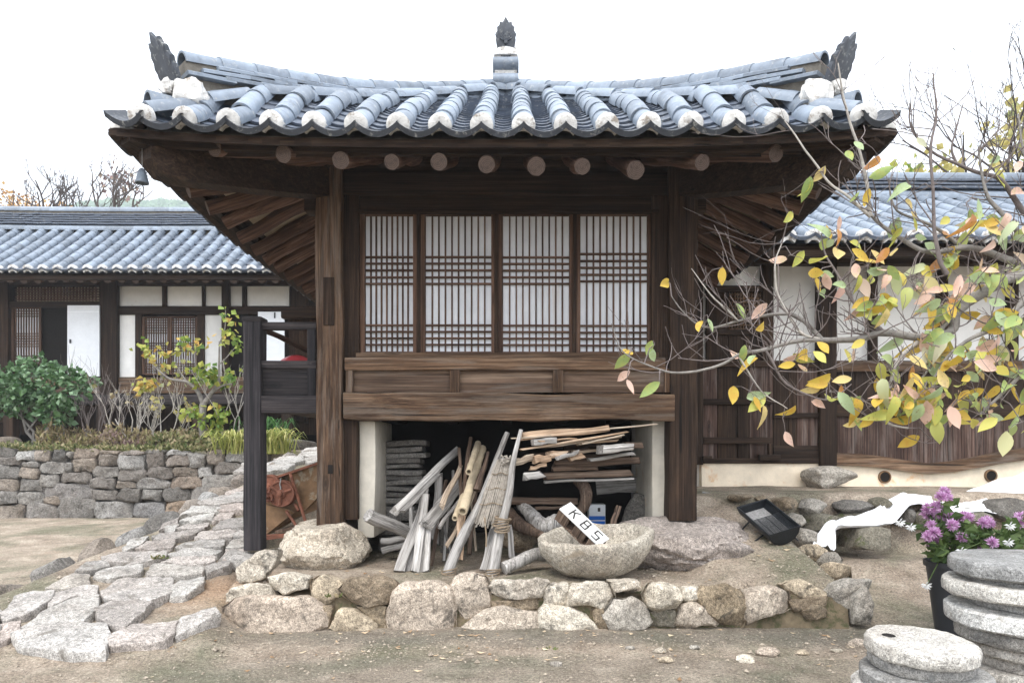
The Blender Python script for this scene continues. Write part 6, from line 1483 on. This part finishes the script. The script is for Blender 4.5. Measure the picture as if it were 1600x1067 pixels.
# young magnolia-like tree with grey trunk
rg = random.Random(17); yt = thing('young_tree', (P(318,0,12.6).x, 12.6, 1.22), 'young grey-trunked tree with green and yellow leaves before the long house', 'tree')
yb = MB(); yp = lambda x, y: P(160 + x/4.103, 460 + y/4.103, 12.6)
for pts, r0, r1 in (([(650,930),(640,820),(645,700)], .075, .06), ([(645,700),(610,620),(540,560),(430,540),(330,460)], .045, .014), ([(650,700),(700,630),(745,560),(748,450),(750,300)], .045, .012), ([(690,640),(760,590),(830,570)], .025, .012), ([(540,560),(500,500),(450,420)], .018, .008), ([(748,450),(800,400),(850,340)], .014, .006), ([(745,330),(785,220),(790,100)], .014, .006), ([(610,620),(600,500),(600,300)], .016, .005)):
    yb.tube(smooth_path([yp(*p) for p in pts], 4), [lerp(r0, r1, i/(4*(len(pts)-1))) for i in range(4*(len(pts)-1)+1)], 7)
yb.build('trunk', 'bark_grey', yt, 60)
for k in range(5): pass
yl = MB(); yl2 = MB()
for x, y, n, m2 in ((640,480,26,0),(700,480,26,0),(620,540,30,0),(700,540,24,0),(800,540,18,0),(530,300,12,0),(620,300,8,1),(570,360,8,1),(300,370,14,1),(400,390,12,1),(265,310,10,0),(300,570,26,1),(260,590,14,1),(780,110,5,0),(825,140,6,0),(825,180,6,1),(800,270,14,1),(850,240,10,0),(870,320,18,0),(590,750,22,0),(640,790,18,0),(720,770,22,0),(780,760,16,0),(740,820,18,0),(710,880,16,0),(720,700,6,1),(510,430,6,1),(470,330,8,1)):
    for _ in range(n): leaf((yl2 if m2 else yl), yp(x + rg.gauss(0, 28), y + rg.gauss(0, 24)) + V((0, rg.uniform(-.15, .15), 0)), V((rg.gauss(0,.6), rg.gauss(-.2,.5), -.5)).normalized(), .12*rg.uniform(.7, 1.3), rg, .42)
yl.build('crown', 'leaf_green', yt, 0); yl2.build('yellow_foliage', 'leaf_yellowgreen', yt, 0)
# low planting as masses
def ground_mass(name, label, x0, x1, D0, D1, n, s, h, mat, seed, asp=.25, up=.8):
    rg = random.Random(seed); lm_ = MB()
    for _ in range(n):
        D = rg.uniform(D0, D1); px = rg.uniform(x0, x1); b = V((P(px,0,D).x, D, 1.24)); hh = h*(.35 + .65*abs(nz((b.x*1.7, D, seed), 1.1))*1.6)*rg.random()
        leaf(lm_, b + V((0, 0, hh)), V((rg.gauss(0,.7), rg.gauss(0,.7), rg.gauss(up,.5))).normalized(), s*rg.uniform(.6, 1.4), rg, asp)
    o = lm_.build(name, mat, None, 0); tag(o, label, 'plants', kind='stuff')
ground_mass('ground_cover', 'low green weeds along the top of the retaining wall', -60, 385, 12.15, 13.2, 5200, .075, .16, 'leaf_low', 1)
ground_mass('dry_undergrowth', 'dry brown undergrowth on the planted bed', 60, 330, 12.5, 13.6, 4200, .11, .55, 'leaf_dry', 2, .12)
ground_mass('purple_undergrowth', 'dull purplish low bushes on the planted bed', 150, 250, 12.5, 13.2, 1500, .06, .38, 'leaf_purple', 3, .4)
ground_mass('heather', 'brown-pink dried bush behind the veranda post', 385, 440, 12.9, 13.5, 1300, .06, .6, 'leaf_purple', 4, .4)
ground_mass('green_undergrowth', 'green leafy undergrowth around the young tree', 230, 380, 12.4, 13.0, 2200, .09, .45, 'leaf_low', 6, .3)
def tuft(label, px, D, n, L, mat, seed, w=.012, z0=1.2, spread=.5):
    rg = random.Random(seed); b = V((P(px,0,D).x, D, z0)); mb = MB()
    for _ in range(n):
        a = rg.uniform(0, 6.28); l = L*rg.uniform(.6, 1.15); o = b + V((rg.gauss(0,.16), rg.gauss(0,.1), 0)); d = V((math.cos(a), math.sin(a)*.8, 0))*l*spread*rg.uniform(.5,1.3); s = V((-math.sin(a), math.cos(a), 0))*w
        p1 = o + d*.35 + V((0,0,l*.5)); p2 = o + d*.8 + V((0,0,l*.62)); p3 = o + d*1.2 + V((0,0,l*.42))
        mb.add([o-s*.7, o+s*.7, p1+s, p1-s, p2+s*.8, p2-s*.8, p3], [(0,1,2,3),(3,2,4,5),(5,4,6)])
    o = mb.build('grass_tuft', mat, None, 60); tag(o, label, 'plant')
tuft('yellow-green arching lily clump on the wall left of the veranda post', 366, 12.2, 150, .62, 'leaf_lily', 1)
tuft('yellow-green arching lily clump on the wall right of the veranda post', 428, 12.2, 170, .65, 'leaf_lily', 2)
tuft('dark green upright grass clump behind the veranda post', 415, 12.7, 160, .95, 'leaf_grassy', 3, .012, 1.2, .3)

# chrysanthemums in black pots behind the tall millstones -------------------
def mum_mesh(nm, mat, seed, r=.045, n=60):
    rg = random.Random(seed); mb = MB()
    for k in range(n):
        t = (k+.5)/n; el = lerp(1.45, -.25, t**.8); a = k*2.4; d = V((math.cos(a)*math.cos(el), math.sin(a)*math.cos(el), math.sin(el))); leaf(mb, d*r*.15, d, r*rg.uniform(.8, 1.1), rg, .2)
    return mb.mesh(nm, mat, 0)
FM = [mum_mesh('flower_head', 'petal_pink', k) for k in range(4)]; FW = mum_mesh('flower_head', 'petal_white', 9, .036, 22)
def pot_of_mums(cx, D, heads, label, whites, fol):
    zb = H((cx-800)/F*D, D); c = V(((cx-800)/F*D, D, zb)); t = thing('potted_flowers', c, label, 'flowers', 'chrysanthemum pots'); mb = MB(); n = 32; ht = P(0, 876, D).z - zb
    mb.rings([[c + V((r*math.cos(2*math.pi*i/n), r*math.sin(2*math.pi*i/n), z)) for i in range(n)] for r, z in ((.11, 0), (.17, ht*.93), (.185, ht*.93), (.188, ht), (.172, ht), (.165, ht*.85))]); mb.build('pot', 'pot_black', t, 30)
    rg = random.Random(int(cx)); st = MB(); fl = MB()
    for px, py, s in heads:
        p = P(px, py, D + rg.uniform(-.14, .14)); q = c + V((rg.uniform(-.1,.1), rg.uniform(-.1,.1), ht*.8)); st.tube([q, q.lerp(p, .5) + V((rg.gauss(0,.03), 0, .04)), p], [.005, .004, .003], 5)
        M = Matrix.Translation(p) @ Matrix.Rotation(rg.uniform(.4, 1.3), 4, 'X') @ Matrix.Rotation(rg.uniform(0, 6), 4, 'Z') @ Matrix.Scale(s, 4); inst('flower_head', rg.choice(FM), M, t)
        for _ in range(9): leaf(fl, q.lerp(p, rg.uniform(.35, .92)) + V((rg.gauss(0,.03), rg.gauss(0,.03), 0)), V((rg.gauss(0,1), rg.gauss(-.2,.8), rg.gauss(.1,.5))).normalized(), .085*rg.uniform(.6,1.2), rg, .35)
    for px, py in whites:
        p = P(px, py, D - .15); q = c + V((0, 0, ht*.9)); st.tube([q, q.lerp(p, .6) + V((0, 0, .1)), p], [.005, .004, .003], 5); inst('flower_head', FW, Matrix.Translation(p) @ Matrix.Rotation(2.4, 4, 'X'), t)
    for x, y, n_ in fol:
        for _ in range(n_): leaf(fl, P(x + rg.gauss(0, 14), y + rg.gauss(0, 12), D + rg.uniform(-.12, .12)), V((rg.gauss(0,1), rg.gauss(-.2,.8), rg.gauss(.1,.5))).normalized(), .09*rg.uniform(.6,1.2), rg, .35)
    st.build('stems', 'leaf_mum', t, 60); fl.build('foliage', 'leaf_mum', t, 0)
zq = lambda x, y: (1380 + x/3.263, 740 + y/3.263)
hd1 = [(310,90,.9),(295,120,1),(325,125,.9),(230,180,1.1),(265,170,1.1),(290,190,1.1),(250,205,1.1),(220,205,1),(285,210,1),(240,245,.9),(245,265,.9),(330,225,1.1),(365,235,1.1),(350,260,1),(395,225,.9),(430,225,1),(415,215,.9),(260,300,1),(240,330,1),(290,310,.9),(310,330,.9),(270,330,.9),(225,320,.9),(385,315,1),(400,325,.9),(235,350,.8)]
pot_of_mums(1490, 4.9, [(*zq(x, y), s) for x, y, s in hd1], 'pink chrysanthemums in a black pot beside the tall millstone stack', [zq(88, 245), zq(142, 268), zq(222, 565)], [(1500,852,40),(1470,858,25),(1520,838,25)])
hd2 = [(525,245,1),(540,255,.9),(510,250,.9),(555,350,.9),(510,390,1),(535,405,1),(500,405,.9),(700,230,1.1),(715,260,1.1),(690,250,1)]
pot_of_mums(1575, 4.75, [(*zq(x, y), s) for x, y, s in hd2], 'trailing pink and white flowers above the bluish top millstone', [zq(648, 262), zq(640, 345), zq(400, 390)], [(1540,845,50),(1570,838,50),(1590,852,40),(1600,815,20)])

# faint damp air between here and the mountain
hz = MB(); hz.box((-700, -70, -8), (700, 700, 190)); o = hz.build('haze', 'earth', None, 0); tag(o, 'thin pale autumn haze softening the distance', 'haze', kind='stuff')
hm = bpy.data.materials.new('haze_air'); hm.use_nodes = True; ht = hm.node_tree; ht.nodes.clear()
ho = ht.nodes.new('ShaderNodeOutputMaterial'); hv = ht.nodes.new('ShaderNodeVolumePrincipled'); hv.inputs['Color'].default_value = (.9, .95, 1, 1); hv.inputs['Density'].default_value = .0014; hv.inputs['Anisotropy'].default_value = .2
ht.links.new(hv.outputs[0], ho.inputs['Volume']); o.data.materials.clear(); o.data.materials.append(hm)
